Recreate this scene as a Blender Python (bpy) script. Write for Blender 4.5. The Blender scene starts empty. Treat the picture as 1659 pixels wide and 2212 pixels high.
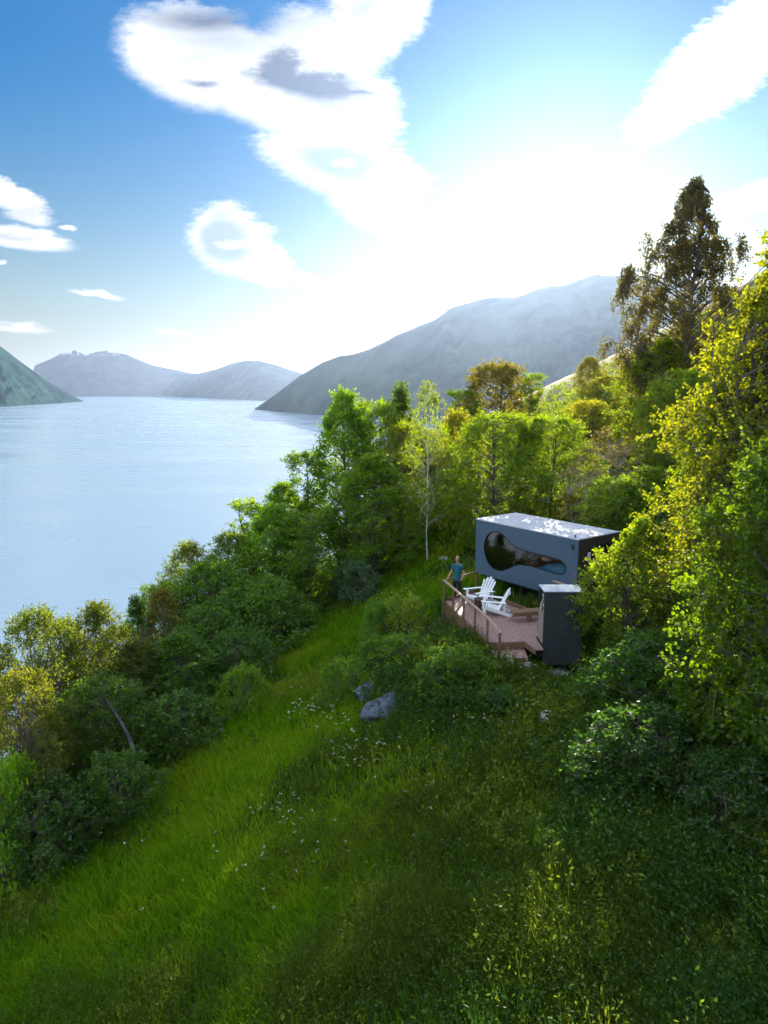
import bpy, bmesh, math, random
import numpy as np
from mathutils import Vector, Matrix

# ------------------------------------------------------------------ basics
scene = bpy.context.scene
COL = scene.collection
CAMZ = 100.0                       # the drone hovers a hundred metres above the fjord
FOC = 1520.0                       # focal length in the units used for bearings (frame 1659 x 2212)
PITCH = math.atan((1106 - 843) / FOC)
CP, SP = math.cos(PITCH), math.sin(PITCH)
SUN_AZ, SUN_EL = math.radians(13.0), math.radians(15.0)


def ray(u, v):
    dx = (u - 829.5) / FOC
    dy = (1106 - v) / FOC
    return dx, CP + dy * SP, -SP + dy * CP


def bearing(u, v):
    """direction -> (x/y, z/y)"""
    x, y, z = ray(u, v)
    return x / y, z / y


def rng(seed):
    return np.random.default_rng(seed)


def link(o, parent=None):
    COL.objects.link(o)
    if parent is not None:
        o.parent = parent
    return o


def tag(o, label=None, cat=None, group=None, kind=None):
    if label: o['label'] = label
    if cat: o['category'] = cat
    if group: o['group'] = group
    if kind: o['kind'] = kind
    return o


def thing(name, label, cat, loc=(0, 0, 0), rz=0.0, group=None):
    o = bpy.data.objects.new(name, None)
    o.empty_display_size = 0.2
    o.location = loc
    o.rotation_euler = (0, 0, rz)
    link(o)
    return tag(o, label, cat, group)


def np_mesh(name, V, faces_list, mats=None, smooth=False, mat_idx=None):
    """V (n,3); faces_list: list of int arrays (m,k)"""
    me = bpy.data.meshes.new(name)
    V = np.asarray(V, dtype=np.float32)
    me.vertices.add(len(V))
    me.vertices.foreach_set('co', V.ravel())
    loops = np.concatenate([f.ravel() for f in faces_list]).astype(np.int32)
    tot = np.concatenate([np.full(len(f), f.shape[1], dtype=np.int32) for f in faces_list])
    start = np.concatenate([[0], np.cumsum(tot)[:-1]]).astype(np.int32)
    me.loops.add(len(loops))
    me.loops.foreach_set('vertex_index', loops)
    me.polygons.add(len(tot))
    me.polygons.foreach_set('loop_start', start)
    me.polygons.foreach_set('loop_total', tot)
    if smooth:
        me.polygons.foreach_set('use_smooth', np.ones(len(tot), dtype=bool))
    for m in (mats or []):
        me.materials.append(m)
    if mat_idx is not None:
        me.polygons.foreach_set('material_index', np.asarray(mat_idx, dtype=np.int32))
    me.update(calc_edges=True)
    return me


def bm_obj(name, bm, mat, parent=None, smooth=False, bevel=0.0):
    me = bpy.data.meshes.new(name)
    bmesh.ops.recalc_face_normals(bm, faces=bm.faces[:])
    bm.to_mesh(me)
    bm.free()
    if isinstance(mat, (list, tuple)):
        for m in mat: me.materials.append(m)
    else:
        me.materials.append(mat)
    if smooth:
        for p in me.polygons: p.use_smooth = True
    o = bpy.data.objects.new(name, me)
    link(o, parent)
    if bevel > 0:
        b = o.modifiers.new('bevel', 'BEVEL')
        b.width = bevel
        b.segments = 2
        b.limit_method = 'ANGLE'
    return o


def add_box(bm, c, size, rz=0.0, rx=0.0, ry=0.0, mi=0):
    M = Matrix.Translation(c) @ Matrix.Rotation(rz, 4, 'Z') @ Matrix.Rotation(ry, 4, 'Y') @ Matrix.Rotation(rx, 4, 'X') \
        @ Matrix.Diagonal((size[0], size[1], size[2], 1))
    r = bmesh.ops.create_cube(bm, size=1.0, matrix=M)
    for v in r['verts']:
        for f in v.link_faces: f.material_index = mi


def add_beam(bm, a, b, w, h, up=(0, 0, 1), mi=0):
    """box from a to b, width w (sideways) and height h (along up)"""
    a, b = Vector(a), Vector(b)
    d = b - a
    L = d.length
    z = d.normalized()
    x = z.cross(Vector(up))
    if x.length < 1e-4: x = z.cross(Vector((0, 1, 0)))
    x.normalize()
    y = x.cross(z)
    M = Matrix((x, z, y)).transposed().to_4x4()
    M.translation = (a + b) / 2
    M = M @ Matrix.Diagonal((w, L, h, 1))
    r = bmesh.ops.create_cube(bm, size=1.0, matrix=M)
    for v in r['verts']:
        for f in v.link_faces: f.material_index = mi


def add_prism(bm, poly, z0, z1):
    lo = [bm.verts.new((p[0], p[1], z0)) for p in poly]
    hi = [bm.verts.new((p[0], p[1], z1)) for p in poly]
    bm.faces.new(hi)
    bm.faces.new(lo[::-1])
    n = len(poly)
    for i in range(n):
        bm.faces.new((lo[i], lo[(i + 1) % n], hi[(i + 1) % n], hi[i]))


def tube_arrays(paths, sides=5):
    """paths: list of (pts (k,3), radii (k,)) -> V, quads"""
    VV, FF, off = [], [], 0
    ang = np.arange(sides) / sides * 2 * np.pi
    for pts, rad in paths:
        pts = np.asarray(pts, float)
        k = len(pts)
        t = np.gradient(pts, axis=0)
        t /= np.linalg.norm(t, axis=1, keepdims=True) + 1e-9
        ref = np.where(np.abs(t[:, 2:3]) > 0.9, np.array([[1., 0, 0]]), np.array([[0, 0, 1.]]))
        a = np.cross(t, ref)
        a /= np.linalg.norm(a, axis=1, keepdims=True) + 1e-9
        b = np.cross(t, a)
        ring = pts[:, None, :] + np.asarray(rad)[:, None, None] * (np.cos(ang)[None, :, None] * a[:, None, :] + np.sin(ang)[None, :, None] * b[:, None, :])
        VV.append(ring.reshape(-1, 3))
        i = np.arange(k - 1)[:, None] * sides
        j = np.arange(sides)[None, :]
        j2 = (j + 1) % sides
        q = np.stack([i + j, i + j2, i + sides + j2, i + sides + j], axis=-1).reshape(-1, 4) + off
        FF.append(q)
        off += k * sides
    return np.concatenate(VV), np.concatenate(FF)


# ------------------------------------------------------------------ materials
def new_mat(name):
    m = bpy.data.materials.new(name)
    m.use_nodes = True
    nt = m.node_tree
    for n in list(nt.nodes): nt.nodes.remove(n)
    out = nt.nodes.new('ShaderNodeOutputMaterial')
    return m, nt, out


def N(nt, t, **kw):
    n = nt.nodes.new(t)
    for k, v in kw.items():
        if k.startswith('i_'):
            n.inputs[k[2:].replace('_', ' ')].default_value = v
        else:
            setattr(n, k, v)
    return n


def ramp(nt, fac, stops):
    r = nt.nodes.new('ShaderNodeValToRGB')
    e = r.color_ramp.elements
    while len(e) < len(stops): e.new(0.5)
    for el, (p, c) in zip(e, stops):
        el.position = p
        el.color = (*c, 1) if len(c) == 3 else c
    nt.links.new(fac, r.inputs['Fac'])
    return r.outputs['Color']


def noise(nt, scale, detail=4, vec=None, rough=0.6, dist=0.0, out='Fac'):
    n = nt.nodes.new('ShaderNodeTexNoise')
    n.inputs['Scale'].default_value = scale
    n.inputs['Detail'].default_value = detail
    n.inputs['Roughness'].default_value = rough
    n.inputs['Distortion'].default_value = dist
    if vec is not None: nt.links.new(vec, n.inputs['Vector'])
    return n.outputs[out]


def objcoord(nt, scale=None):
    t = nt.nodes.new('ShaderNodeTexCoord').outputs['Object']
    if scale is None: return t
    m = nt.nodes.new('ShaderNodeMapping')
    m.inputs['Scale'].default_value = scale
    nt.links.new(t, m.inputs['Vector'])
    return m.outputs['Vector']


def mixc(nt, fac, a, b, mode='MIX'):
    m = nt.nodes.new('ShaderNodeMix')
    m.data_type = 'RGBA'
    m.blend_type = mode
    for s, i in ((fac, 0), (a, 6), (b, 7)):
        if hasattr(s, 'is_linked') or hasattr(s, 'node'):
            nt.links.new(s, m.inputs[i])
        else:
            m.inputs[i].default_value = s if not isinstance(s, tuple) else ((*s, 1) if len(s) == 3 else s)
    return m.outputs[2]


def principled(name, c1, c2=None, nscale=6, rough=0.6, spec=0.3, metal=0.0, bump=0.0, bscale=40, stretch=None, contrast=(0.35, 0.65)):
    m, nt, out = new_mat(name)
    b = nt.nodes.new('ShaderNodeBsdfPrincipled')
    b.inputs['Roughness'].default_value = rough
    b.inputs['Specular IOR Level'].default_value = spec
    b.inputs['Metallic'].default_value = metal
    v = objcoord(nt, stretch)
    if c2 is None:
        c2 = tuple(x * 0.85 for x in c1)
    f = noise(nt, nscale, 5, v)
    nt.links.new(ramp(nt, f, [(contrast[0], c1), (contrast[1], c2)]), b.inputs['Base Color'])
    if bump > 0:
        bp = nt.nodes.new('ShaderNodeBump')
        bp.inputs['Strength'].default_value = bump
        bp.inputs['Distance'].default_value = 0.02
        nt.links.new(noise(nt, bscale, 5, v), bp.inputs['Height'])
        nt.links.new(bp.outputs['Normal'], b.inputs['Normal'])
    nt.links.new(b.outputs['BSDF'], out.inputs['Surface'])
    return m


def leaf_mat(name, dark, light, trans, tfac=0.45, gloss=0.025):
    """foliage: per-leaf colour spread, diffuse + translucent + a little sheen"""
    m, nt, out = new_mat(name)
    g = nt.nodes.new('ShaderNodeNewGeometry')
    oi = nt.nodes.new('ShaderNodeObjectInfo')
    big = noise(nt, 0.9, 2, objcoord(nt))
    add = N(nt, 'ShaderNodeMath', operation='MULTIPLY_ADD')
    nt.links.new(g.outputs['Random Per Island'], add.inputs[0])
    add.inputs[1].default_value = 0.62
    mul = N(nt, 'ShaderNodeMath', operation='MULTIPLY')
    nt.links.new(big, mul.inputs[0])
    mul.inputs[1].default_value = 0.4
    nt.links.new(mul.outputs[0], add.inputs[2])
    col = ramp(nt, add.outputs[0], [(0.05, dark), (0.95, light)])
    tcol = mixc(nt, 0.45, col, trans)
    col = mixc(nt, 1.0, col, oi.outputs['Color'], 'MULTIPLY')
    tcol = mixc(nt, 1.0, tcol, oi.outputs['Color'], 'MULTIPLY')
    d = nt.nodes.new('ShaderNodeBsdfDiffuse')
    t = nt.nodes.new('ShaderNodeBsdfTranslucent')
    nt.links.new(col, d.inputs['Color'])
    nt.links.new(tcol, t.inputs['Color'])
    mx = nt.nodes.new('ShaderNodeMixShader')
    mx.inputs[0].default_value = tfac
    nt.links.new(d.outputs[0], mx.inputs[1])
    nt.links.new(t.outputs[0], mx.inputs[2])
    gl = nt.nodes.new('ShaderNodeBsdfGlossy')
    gl.inputs['Roughness'].default_value = 0.45
    gl.inputs['Color'].default_value = (0.8, 0.8, 0.8, 1)
    m2 = nt.nodes.new('ShaderNodeMixShader')
    m2.inputs[0].default_value = gloss
    nt.links.new(mx.outputs[0], m2.inputs[1])
    nt.links.new(gl.outputs[0], m2.inputs[2])
    nt.links.new(m2.outputs[0], out.inputs['Surface'])
    return m


# ------------------------------------------------------------------ camera
cam = bpy.data.cameras.new('camera')
cam.sensor_fit = 'HORIZONTAL'
cam.sensor_width = 36.0
cam.lens = 36.0 * FOC / 1659.0
cam.clip_start = 0.1
cam.clip_end = 90000.0
camo = bpy.data.objects.new('camera', cam)
camo.location = (0, 0, CAMZ)
camo.rotation_euler = (math.pi / 2 - PITCH, 0, 0)
link(camo)
scene.camera = camo

# ------------------------------------------------------------------ light
sun = bpy.data.lights.new('sun', 'SUN')
sun.energy = SUN_STRENGTH = 5.0
sun.angle = math.radians(0.55)
sun.color = (1.0, 0.90, 0.74)
suno = bpy.data.objects.new('sun', sun)
suno.rotation_euler = (math.pi / 2 - SUN_EL, 0, math.pi - SUN_AZ)
link(suno)

world = bpy.data.worlds.new('World')
scene.world = world
world.use_nodes = True
wt = world.node_tree
for n in list(wt.nodes): wt.nodes.remove(n)
wout = wt.nodes.new('ShaderNodeOutputWorld')
bg = wt.nodes.new('ShaderNodeBackground')
SKY_STRENGTH = 0.05
bg.inputs['Strength'].default_value = SKY_STRENGTH
sky = wt.nodes.new('ShaderNodeTexSky')
sky.sky_type = 'NISHITA'
sky.sun_disc = False
sky.sun_elevation = SUN_EL
sky.sun_rotation = SUN_AZ
sky.altitude = 100
sky.air_density = 1.35
sky.dust_density = 0.3
sky.ozone_density = 4.0
hsv = wt.nodes.new('ShaderNodeHueSaturation')
hsv.inputs['Saturation'].default_value = 3.8
hsv.inputs['Value'].default_value = 1.24
gam = wt.nodes.new('ShaderNodeGamma')
gam.inputs['Gamma'].default_value = 0.46
wt.links.new(sky.outputs[0], gam.inputs['Color'])
wt.links.new(gam.outputs[0], hsv.inputs['Color'])
tintn = wt.nodes.new('ShaderNodeMix'); tintn.data_type = 'RGBA'; tintn.blend_type = 'MULTIPLY'
tintn.inputs[0].default_value = 1.0
wt.links.new(hsv.outputs['Color'], tintn.inputs[6]); tintn.inputs[7].default_value = (0.26, 1.0, 1.34, 1)
hsl = wt.nodes.new('ShaderNodeHueSaturation')               # paler, brighter air low over the horizon
hsl.inputs['Saturation'].default_value = 1.5
hsl.inputs['Value'].default_value = 1.52
wt.links.new(gam.outputs[0], hsl.inputs['Color'])
skm = wt.nodes.new('ShaderNodeMix'); skm.data_type = 'RGBA'
wt.links.new(tintn.outputs[2], skm.inputs[6]); wt.links.new(hsl.outputs['Color'], skm.inputs[7])
SKYC = skm.outputs[2]


class WX:
    """tiny expression helper on the world tree"""
    def __init__(self, s): self.s = s
    @staticmethod
    def op(o, *a, clamp=False):
        n = wt.nodes.new('ShaderNodeMath')
        n.operation = o
        n.use_clamp = clamp
        for i, x in enumerate(a):
            if isinstance(x, WX): wt.links.new(x.s, n.inputs[i])
            else: n.inputs[i].default_value = x
        return WX(n.outputs[0])
    def __add__(s, o): return WX.op('ADD', s, o)
    __radd__ = __add__
    def __sub__(s, o): return WX.op('SUBTRACT', s, o)
    def __rsub__(s, o): return WX.op('SUBTRACT', o, s)
    def __mul__(s, o): return WX.op('MULTIPLY', s, o)
    __rmul__ = __mul__
    def __truediv__(s, o): return WX.op('DIVIDE', s, o)


def wnoise(scale, detail, vec, rough=0.55):
    return WX(noise(wt, scale, detail, vec, rough))


wtc = wt.nodes.new('ShaderNodeTexCoord')
wsep = wt.nodes.new('ShaderNodeSeparateXYZ')
wt.links.new(wtc.outputs['Generated'], wsep.inputs[0])
wxx, wyy, wzz = WX(wsep.outputs[0]), WX(wsep.outputs[1]), WX(wsep.outputs[2])
ysafe = WX.op('MAXIMUM', wyy, 0.02)
U0, W0 = wxx / ysafe, wzz / ysafe
wcomb = wt.nodes.new('ShaderNodeCombineXYZ')
wt.links.new(U0.s, wcomb.inputs[0])
wt.links.new((W0 * 2.4).s, wcomb.inputs[1])
wvec = wcomb.outputs[0]
n1 = wnoise(5.0, 3, wvec) - 0.5
n2 = wnoise(16.0, 6, wvec, 0.62) - 0.5
n3 = wnoise(60.0, 4, wvec, 0.6) - 0.5
Uw = U0 + n1 * 0.028 + n2 * 0.02
Ww = W0 + n1 * 0.02 + n2 * 0.016 + n3 * 0.006
front = WX.op('GREATER_THAN', wyy, 0.05)



def sstep(x, a, b):
    n = wt.nodes.new('ShaderNodeMapRange')
    n.interpolation_type = 'SMOOTHSTEP'
    wt.links.new(x.s, n.inputs[0])
    n.inputs[1].default_value = a
    n.inputs[2].default_value = b
    n.inputs[3].default_value = 0.0
    n.inputs[4].default_value = 1.0
    return WX(n.outputs[0])


wt.links.new(sstep(wzz * -1.0, -0.40, -0.03).s, skm.inputs[0])


def blob(u, v, ru, rv, rot=0.0, soft=0.25, ragged=0.0, pw=2.0):
    """soft ellipse on the sky: centre and radii as bearings, rot in degrees (+ = tilts down to the east)"""
    cu, cw = bearing(u, v)
    k = FOC * ray(u, v)[1]
    a, b = ru / k, rv / k
    r = math.radians(-rot)
    du, dw = Uw - cu, Ww - cw
    p = (du * math.cos(r) + dw * math.sin(r)) * (1 / a)
    q = (dw * math.cos(r) - du * math.sin(r)) * (1 / b)
    d = WX.op('SQRT', p * p + q * q)
    if ragged: d = d + n2 * ragged + n3 * ragged
    return sstep(d * -1.0, -1.0 - soft * 0.35, -1.0 + soft)


def union(*m):
    r = m[0]
    for x in m[1:]: r = WX.op('MAXIMUM', r, x)
    return r
EXPOSURE = 1.75
# ------------------------------------------------------------------ clouds in the sky
CLOUD_W = 0.34
FILL_CLOUD_W = 1.15
cm = union(
    blob(430, 125, 190, 108, 12, 0.26, 0.25), blob(590, 175, 230, 105, 14, 0.26, 0.25), blob(760, 250, 120, 120, 30, 0.34, 0.5),
    blob(690, 130, 150, 110, 10, 0.34, 0.3), blob(815, 10, 150, 105, -48, 0.26, 0.4), blob(700, 260, 180, 70, 24, 0.26, 0.3),
    blob(740, 355, 195, 75, 14, 0.34, 0.45), blob(800, 420, 130, 75, 30, 0.4, 0.4))
ring = union(blob(500, 520, 98, 76, 22, 0.34, 0.5), blob(560, 565, 80, 50, 20, 0.34, 0.5))
tail = blob(640, 606, 85, 15, 3, 0.6, 0.5)
leftc = union(blob(25, 425, 85, 34, 28, 0.34, 0.6), blob(60, 470, 55, 18, 12, 0.5, 0.6), blob(45, 514, 122, 24, 8, 0.4, 0.3),
              blob(145, 494, 22, 5, 6, 0.6, 0.6), blob(215, 633, 62, 8, 12, 0.6, 0.5), blob(25, 710, 85, 11, 6, 0.6, 0.4),
              blob(372, 715, 38, 7, 2, 0.8, 0.4), blob(10, 562, 12, 5, 0, 0.8, 0.4), blob(590, 625, 16, 4, 0, 0.8, 0.4))
rightc = union(blob(1580, 120, 230, 92, -38, 0.34, 0.75), blob(1480, 205, 150, 62, -38, 0.5, 0.75), blob(1640, 60, 140, 55, -25, 0.4, 0.6),
               blob(1400, 422, 75, 18, -14, 0.8, 0.5))
lens = blob(1668, 420, 128, 34, -13, 0.45, 0.15)
cmask = union(cm, ring, tail, leftc, rightc, lens) * front
# unseen bright cloud overhead and behind the camera, added as ambient fill light
on = wnoise(2.2, 6, wtc.outputs['Generated'], 0.6)
over = sstep(on, 0.46, 0.60) * WX.op('MAXIMUM', sstep(wzz, 0.52, 0.70), sstep(wyy * -1.0, -0.30, 0.05)) * sstep(wzz, 0.0, 0.12)

# greyer undersides and thin blue middles
g_big = union(blob(455, 40, 175, 26, 2, 1.0, 0.15), blob(665, 180, 155, 36, 8, 0.55, 0.5), blob(605, 152, 62, 46, -20, 0.55, 0.6),
              blob(770, 196, 70, 11, 8, 0.9, 0.4), blob(435, 184, 46, 11, 4, 1.1, 0.5))
g_soft = union(blob(1590, 100, 190, 44, -33, 1.2, 0.5), blob(1500, 175, 130, 34, -33, 1.2, 0.5), blob(780, 20, 80, 40, -40, 1.2, 0.3), blob(480, 85, 190, 44, 6, 1.2, 0.2),
               blob(372, 715, 24, 5, 2, 1.0, 0.4), blob(5, 706, 40, 7, 2, 1.0, 0.4), blob(30, 512, 80, 10, 5, 1.2, 0.3), blob(700, 225, 170, 30, 20, 1.2, 0.3), blob(760, 385, 110, 26, 14, 1.2, 0.3))
thin = union(blob(735, 345, 124, 42, 9, 0.6, 0.2), blob(488, 518, 66, 57, 15, 0.45, 0.2), blob(1690, 412, 110, 18, -13, 0.7, 0.1)) * 0.9
thin = thin * (1.0 - union(blob(742, 352, 26, 9, 4, 0.6, 0.6), blob(512, 524, 42, 10, -4, 0.7, 1.2)))


def wmix(fac, a, b):
    f = fac.s if isinstance(fac, WX) else fac
    return mixc(wt, f, a, b)


k = CLOUD_W / SKY_STRENGTH
white = (k, k, k)
grey = (0.034 / SKY_STRENGTH, 0.044 / SKY_STRENGTH, 0.072 / SKY_STRENGTH)
soft = (0.165 / SKY_STRENGTH, 0.18 / SKY_STRENGTH, 0.205 / SKY_STRENGTH)
wst = wt.nodes.new('ShaderNodeCombineXYZ')
wt.links.new((U0 * 1.0 + W0 * 0.5).s, wst.inputs[0]); wt.links.new((W0 * 5.0 - U0 * 1.2).s, wst.inputs[1])
body = sstep(wnoise(3.2, 4, wst.outputs[0], 0.5), 0.46, 0.72)
ccol = wmix(union(g_soft * 0.85, body * 0.7), white, soft)
ccol = wmix(g_big * 0.9, ccol, grey)
ccol = wmix(thin * 0.85, ccol, (0.07 / SKY_STRENGTH, 0.11 / SKY_STRENGTH, 0.165 / SKY_STRENGTH))
cadd = mixc(wt, 0.08, ccol, SKYC, 'ADD')
alpha = cmask * 0.97
final = wmix(alpha, SKYC, cadd)
ko = FILL_CLOUD_W / SKY_STRENGTH
final = wmix(over * 0.9, final, (ko * 0.92, ko * 0.98, ko * 1.06))
wt.links.new(final, bg.inputs['Color'])
wt.links.new(bg.outputs[0], wout.inputs['Surface'])
world.cycles.sampling_method = 'MANUAL'
world.cycles.sample_map_resolution = 1024

# ------------------------------------------------------------------ terrain
TX = np.array([-600., -115., -45., -14., -10.5, -8., 3., 8., 14., 30., 120., 600.])
TZ = np.array([-200., -104., -47., -15.6, -13.1, -12.2, -8.75, -7.6, -6.0, 1.4, 50., 260.])
TXf = np.linspace(-600, 600, 6001)
_z = np.interp(TXf, TX, TZ)
_k = np.hanning(13); _k /= _k.sum()
TZf = np.convolve(np.pad(_z, 6, mode='edge'), _k, mode='valid')


def vnoise(x, y, seed=0):
    """cheap smooth pseudo-noise from sines"""
    r = rng(seed)
    out = np.zeros_like(np.asarray(x, float))
    for i in range(7):
        a = r.uniform(0, 2 * np.pi); f = 0.5 * 1.35 ** i
        out += np.sin((x * np.cos(a) + y * np.sin(a)) * f + r.uniform(0, 6.28) + 1.3 * np.sin((x * np.sin(a) - y * np.cos(a)) * f * 0.6)) / (1.18 ** i)
    return out / 3.5


def ground(x, y):
    """terrain height (world z)"""
    x = np.asarray(x, float); y = np.asarray(y, float)
    xs = x + np.clip(y - 26, 0, 80) * 0.03
    z = np.interp(xs, TXf, TZf)
    z = z + 0.065 * np.clip(y - 42, 0, 47) * np.clip((x + 3) / 14, 0, 1) - 0.16 * np.clip(y - 44, 0, 60) * np.clip((2 - x) / 6, 0, 1) - 0.42 * np.clip(y - 88, 0, 400) - 0.02 * np.clip(12 - y, 0, 60)
    z = z - 0.06 * np.clip(y - 24, 0, 40) * np.clip((2 - x) / 6, 0, 1)
    # hummock with the rock outcrop below the terrace
    z = z + 0.75 * np.exp(-(((x - 1.4) / 2.0) ** 2 + ((y - 20.6) / 2.6) ** 2))
    z = z - 1.25 * np.exp(-(((x - 5.9) / 1.0) ** 2 + ((y - 21.0) / 1.3) ** 2))
    z = z - 0.5 * np.exp(-(((x - 5.0) / 1.6) ** 2 + ((y - 24.8) / 1.8) ** 2))
    z = z + 0.16 * vnoise(x * 0.45, y * 0.45, 3) + 0.075 * vnoise(x * 1.4, y * 1.4, 4)
    return CAMZ + z


def gz(x, y):
    return float(ground(np.array([x]), np.array([y]))[0])


def hit(u, v):
    """where the line of sight (u, v) meets the terrain"""
    x, y, z = ray(u, v)
    for t in np.arange(6, 140, 0.1):
        if CAMZ + z * t < gz(x * t, y * t): return x * t, y * t
    return x * 90, y * 90


def axis(a):
    out = []
    for lo, hi, st in a: out += list(np.arange(lo, hi, st))
    return np.array(out + [a[-1][1]])


gx = axis([(-420, -60, 20), (-60, -20, 2.0), (-20, 24, 0.4), (24, 60, 2.0), (60, 560, 25)])
gy = axis([(-120, -6, 6), (-6, 50, 0.4), (50, 130, 1.6), (130, 620, 20)])
XX, YY = np.meshgrid(gx, gy)
ZZ = np.maximum(ground(XX, YY), -6.0)
nx, ny = len(gx), len(gy)
V = np.stack([XX.ravel(), YY.ravel(), ZZ.ravel()], 1)
i = (np.arange(ny - 1)[:, None] * nx + np.arange(nx - 1)[None, :]).ravel()
quads = np.stack([i, i + 1, i + nx + 1, i + nx], 1)

m, nt, out = new_mat('hillside_soil_and_turf')
tc = objcoord(nt)
f1 = noise(nt, 0.35, 6, tc)
f2 = noise(nt, 3.0, 6, tc)
c = ramp(nt, f1, [(0.35, (0.016, 0.030, 0.004)), (0.65, (0.030, 0.044, 0.006))])
c = mixc(nt, 0.5, c, ramp(nt, f2, [(0.35, (0.010, 0.016, 0.004)), (0.7, (0.035, 0.048, 0.008))]))
sx = nt.nodes.new('ShaderNodeSeparateXYZ')
nt.links.new(tc, sx.inputs[0])
far = nt.nodes.new('ShaderNodeMapRange')
nt.links.new(sx.outputs[1], far.inputs[0])
far.inputs[1].default_value = 60; far.inputs[2].default_value = 78
fx = nt.nodes.new('ShaderNodeMapRange')
nt.links.new(sx.outputs[0], fx.inputs[0])
fx.inputs[1].default_value = 10; fx.inputs[2].default_value = 16
fx2 = nt.nodes.new('ShaderNodeMapRange')
nt.links.new(sx.outputs[0], fx2.inputs[0])
fx2.inputs[1].default_value = 36; fx2.inputs[2].default_value = 30
fm_ = N(nt, 'ShaderNodeMath', operation='MULTIPLY')
nt.links.new(far.outputs[0], fm_.inputs[0]); nt.links.new(fx.outputs[0], fm_.inputs[1])
fm2 = N(nt, 'ShaderNodeMath', operation='MULTIPLY')
nt.links.new(fm_.outputs[0], fm2.inputs[0]); nt.links.new(fx2.outputs[0], fm2.inputs[1])
c = mixc(nt, fm2.outputs[0], c, ramp(nt, noise(nt, 0.25, 8, tc), [(0.4, (0.30, 0.25, 0.15)), (0.6, (0.16, 0.16, 0.07))]))
b = nt.nodes.new('ShaderNodeBsdfPrincipled')
b.inputs['Roughness'].default_value = 0.95
b.inputs['Specular IOR Level'].default_value = 0.1
nt.links.new(c, b.inputs['Base Color'])
nt.links.new(b.outputs[0], out.inputs['Surface'])
soil = m
hill = link(bpy.data.objects.new('hillside', np_mesh('hillside', V, [quads], [soil], smooth=True)))
tag(hill, kind='structure')

# ------------------------------------------------------------------ fjord water
m, nt, out = new_mat('fjord_water')
b = nt.nodes.new('ShaderNodeBsdfPrincipled')
b.inputs['Base Color'].default_value = (0.20, 0.28, 0.36, 1)
b.inputs['IOR'].default_value = 1.33
tc = objcoord(nt)
mp = N(nt, 'ShaderNodeMapping'); mp.inputs['Scale'].default_value = (0.0012, 0.0065, 1); mp.inputs['Rotation'].default_value = (0, 0, 0.12)
nt.links.new(tc, mp.inputs[0])
streak = noise(nt, 1.0, 5, mp.outputs[0], 0.6, 0.6)
rr = nt.nodes.new('ShaderNodeMapRange')
nt.links.new(streak, rr.inputs[0])
rr.inputs[1].default_value = 0.35; rr.inputs[2].default_value = 0.68; rr.inputs[3].default_value = 0.13; rr.inputs[4].default_value = 0.36
nt.links.new(rr.outputs[0], b.inputs['Roughness'])
mp2 = N(nt, 'ShaderNodeMapping'); mp2.inputs['Scale'].default_value = (0.045, 0.22, 1); mp2.inputs['Rotation'].default_value = (0, 0, 0.2)
nt.links.new(tc, mp2.inputs[0])
bp = nt.nodes.new('ShaderNodeBump')
bp.inputs['Strength'].default_value = 0.35
bp.inputs['Distance'].default_value = 0.6
nt.links.new(noise(nt, 1.0, 6, mp2.outputs[0], 0.6), bp.inputs['Height'])
nt.links.new(bp.outputs[0], b.inputs['Normal'])
nt.links.new(b.outputs[0], out.inputs['Surface'])
water = link(bpy.data.objects.new('water', np_mesh('water', [(-24000, -250, 0), (24000, -250, 0), (24000, 29000, 0), (-24000, 29000, 0)], [np.array([[0, 1, 2, 3]])], [m])))
tag(water, kind='structure')

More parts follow.
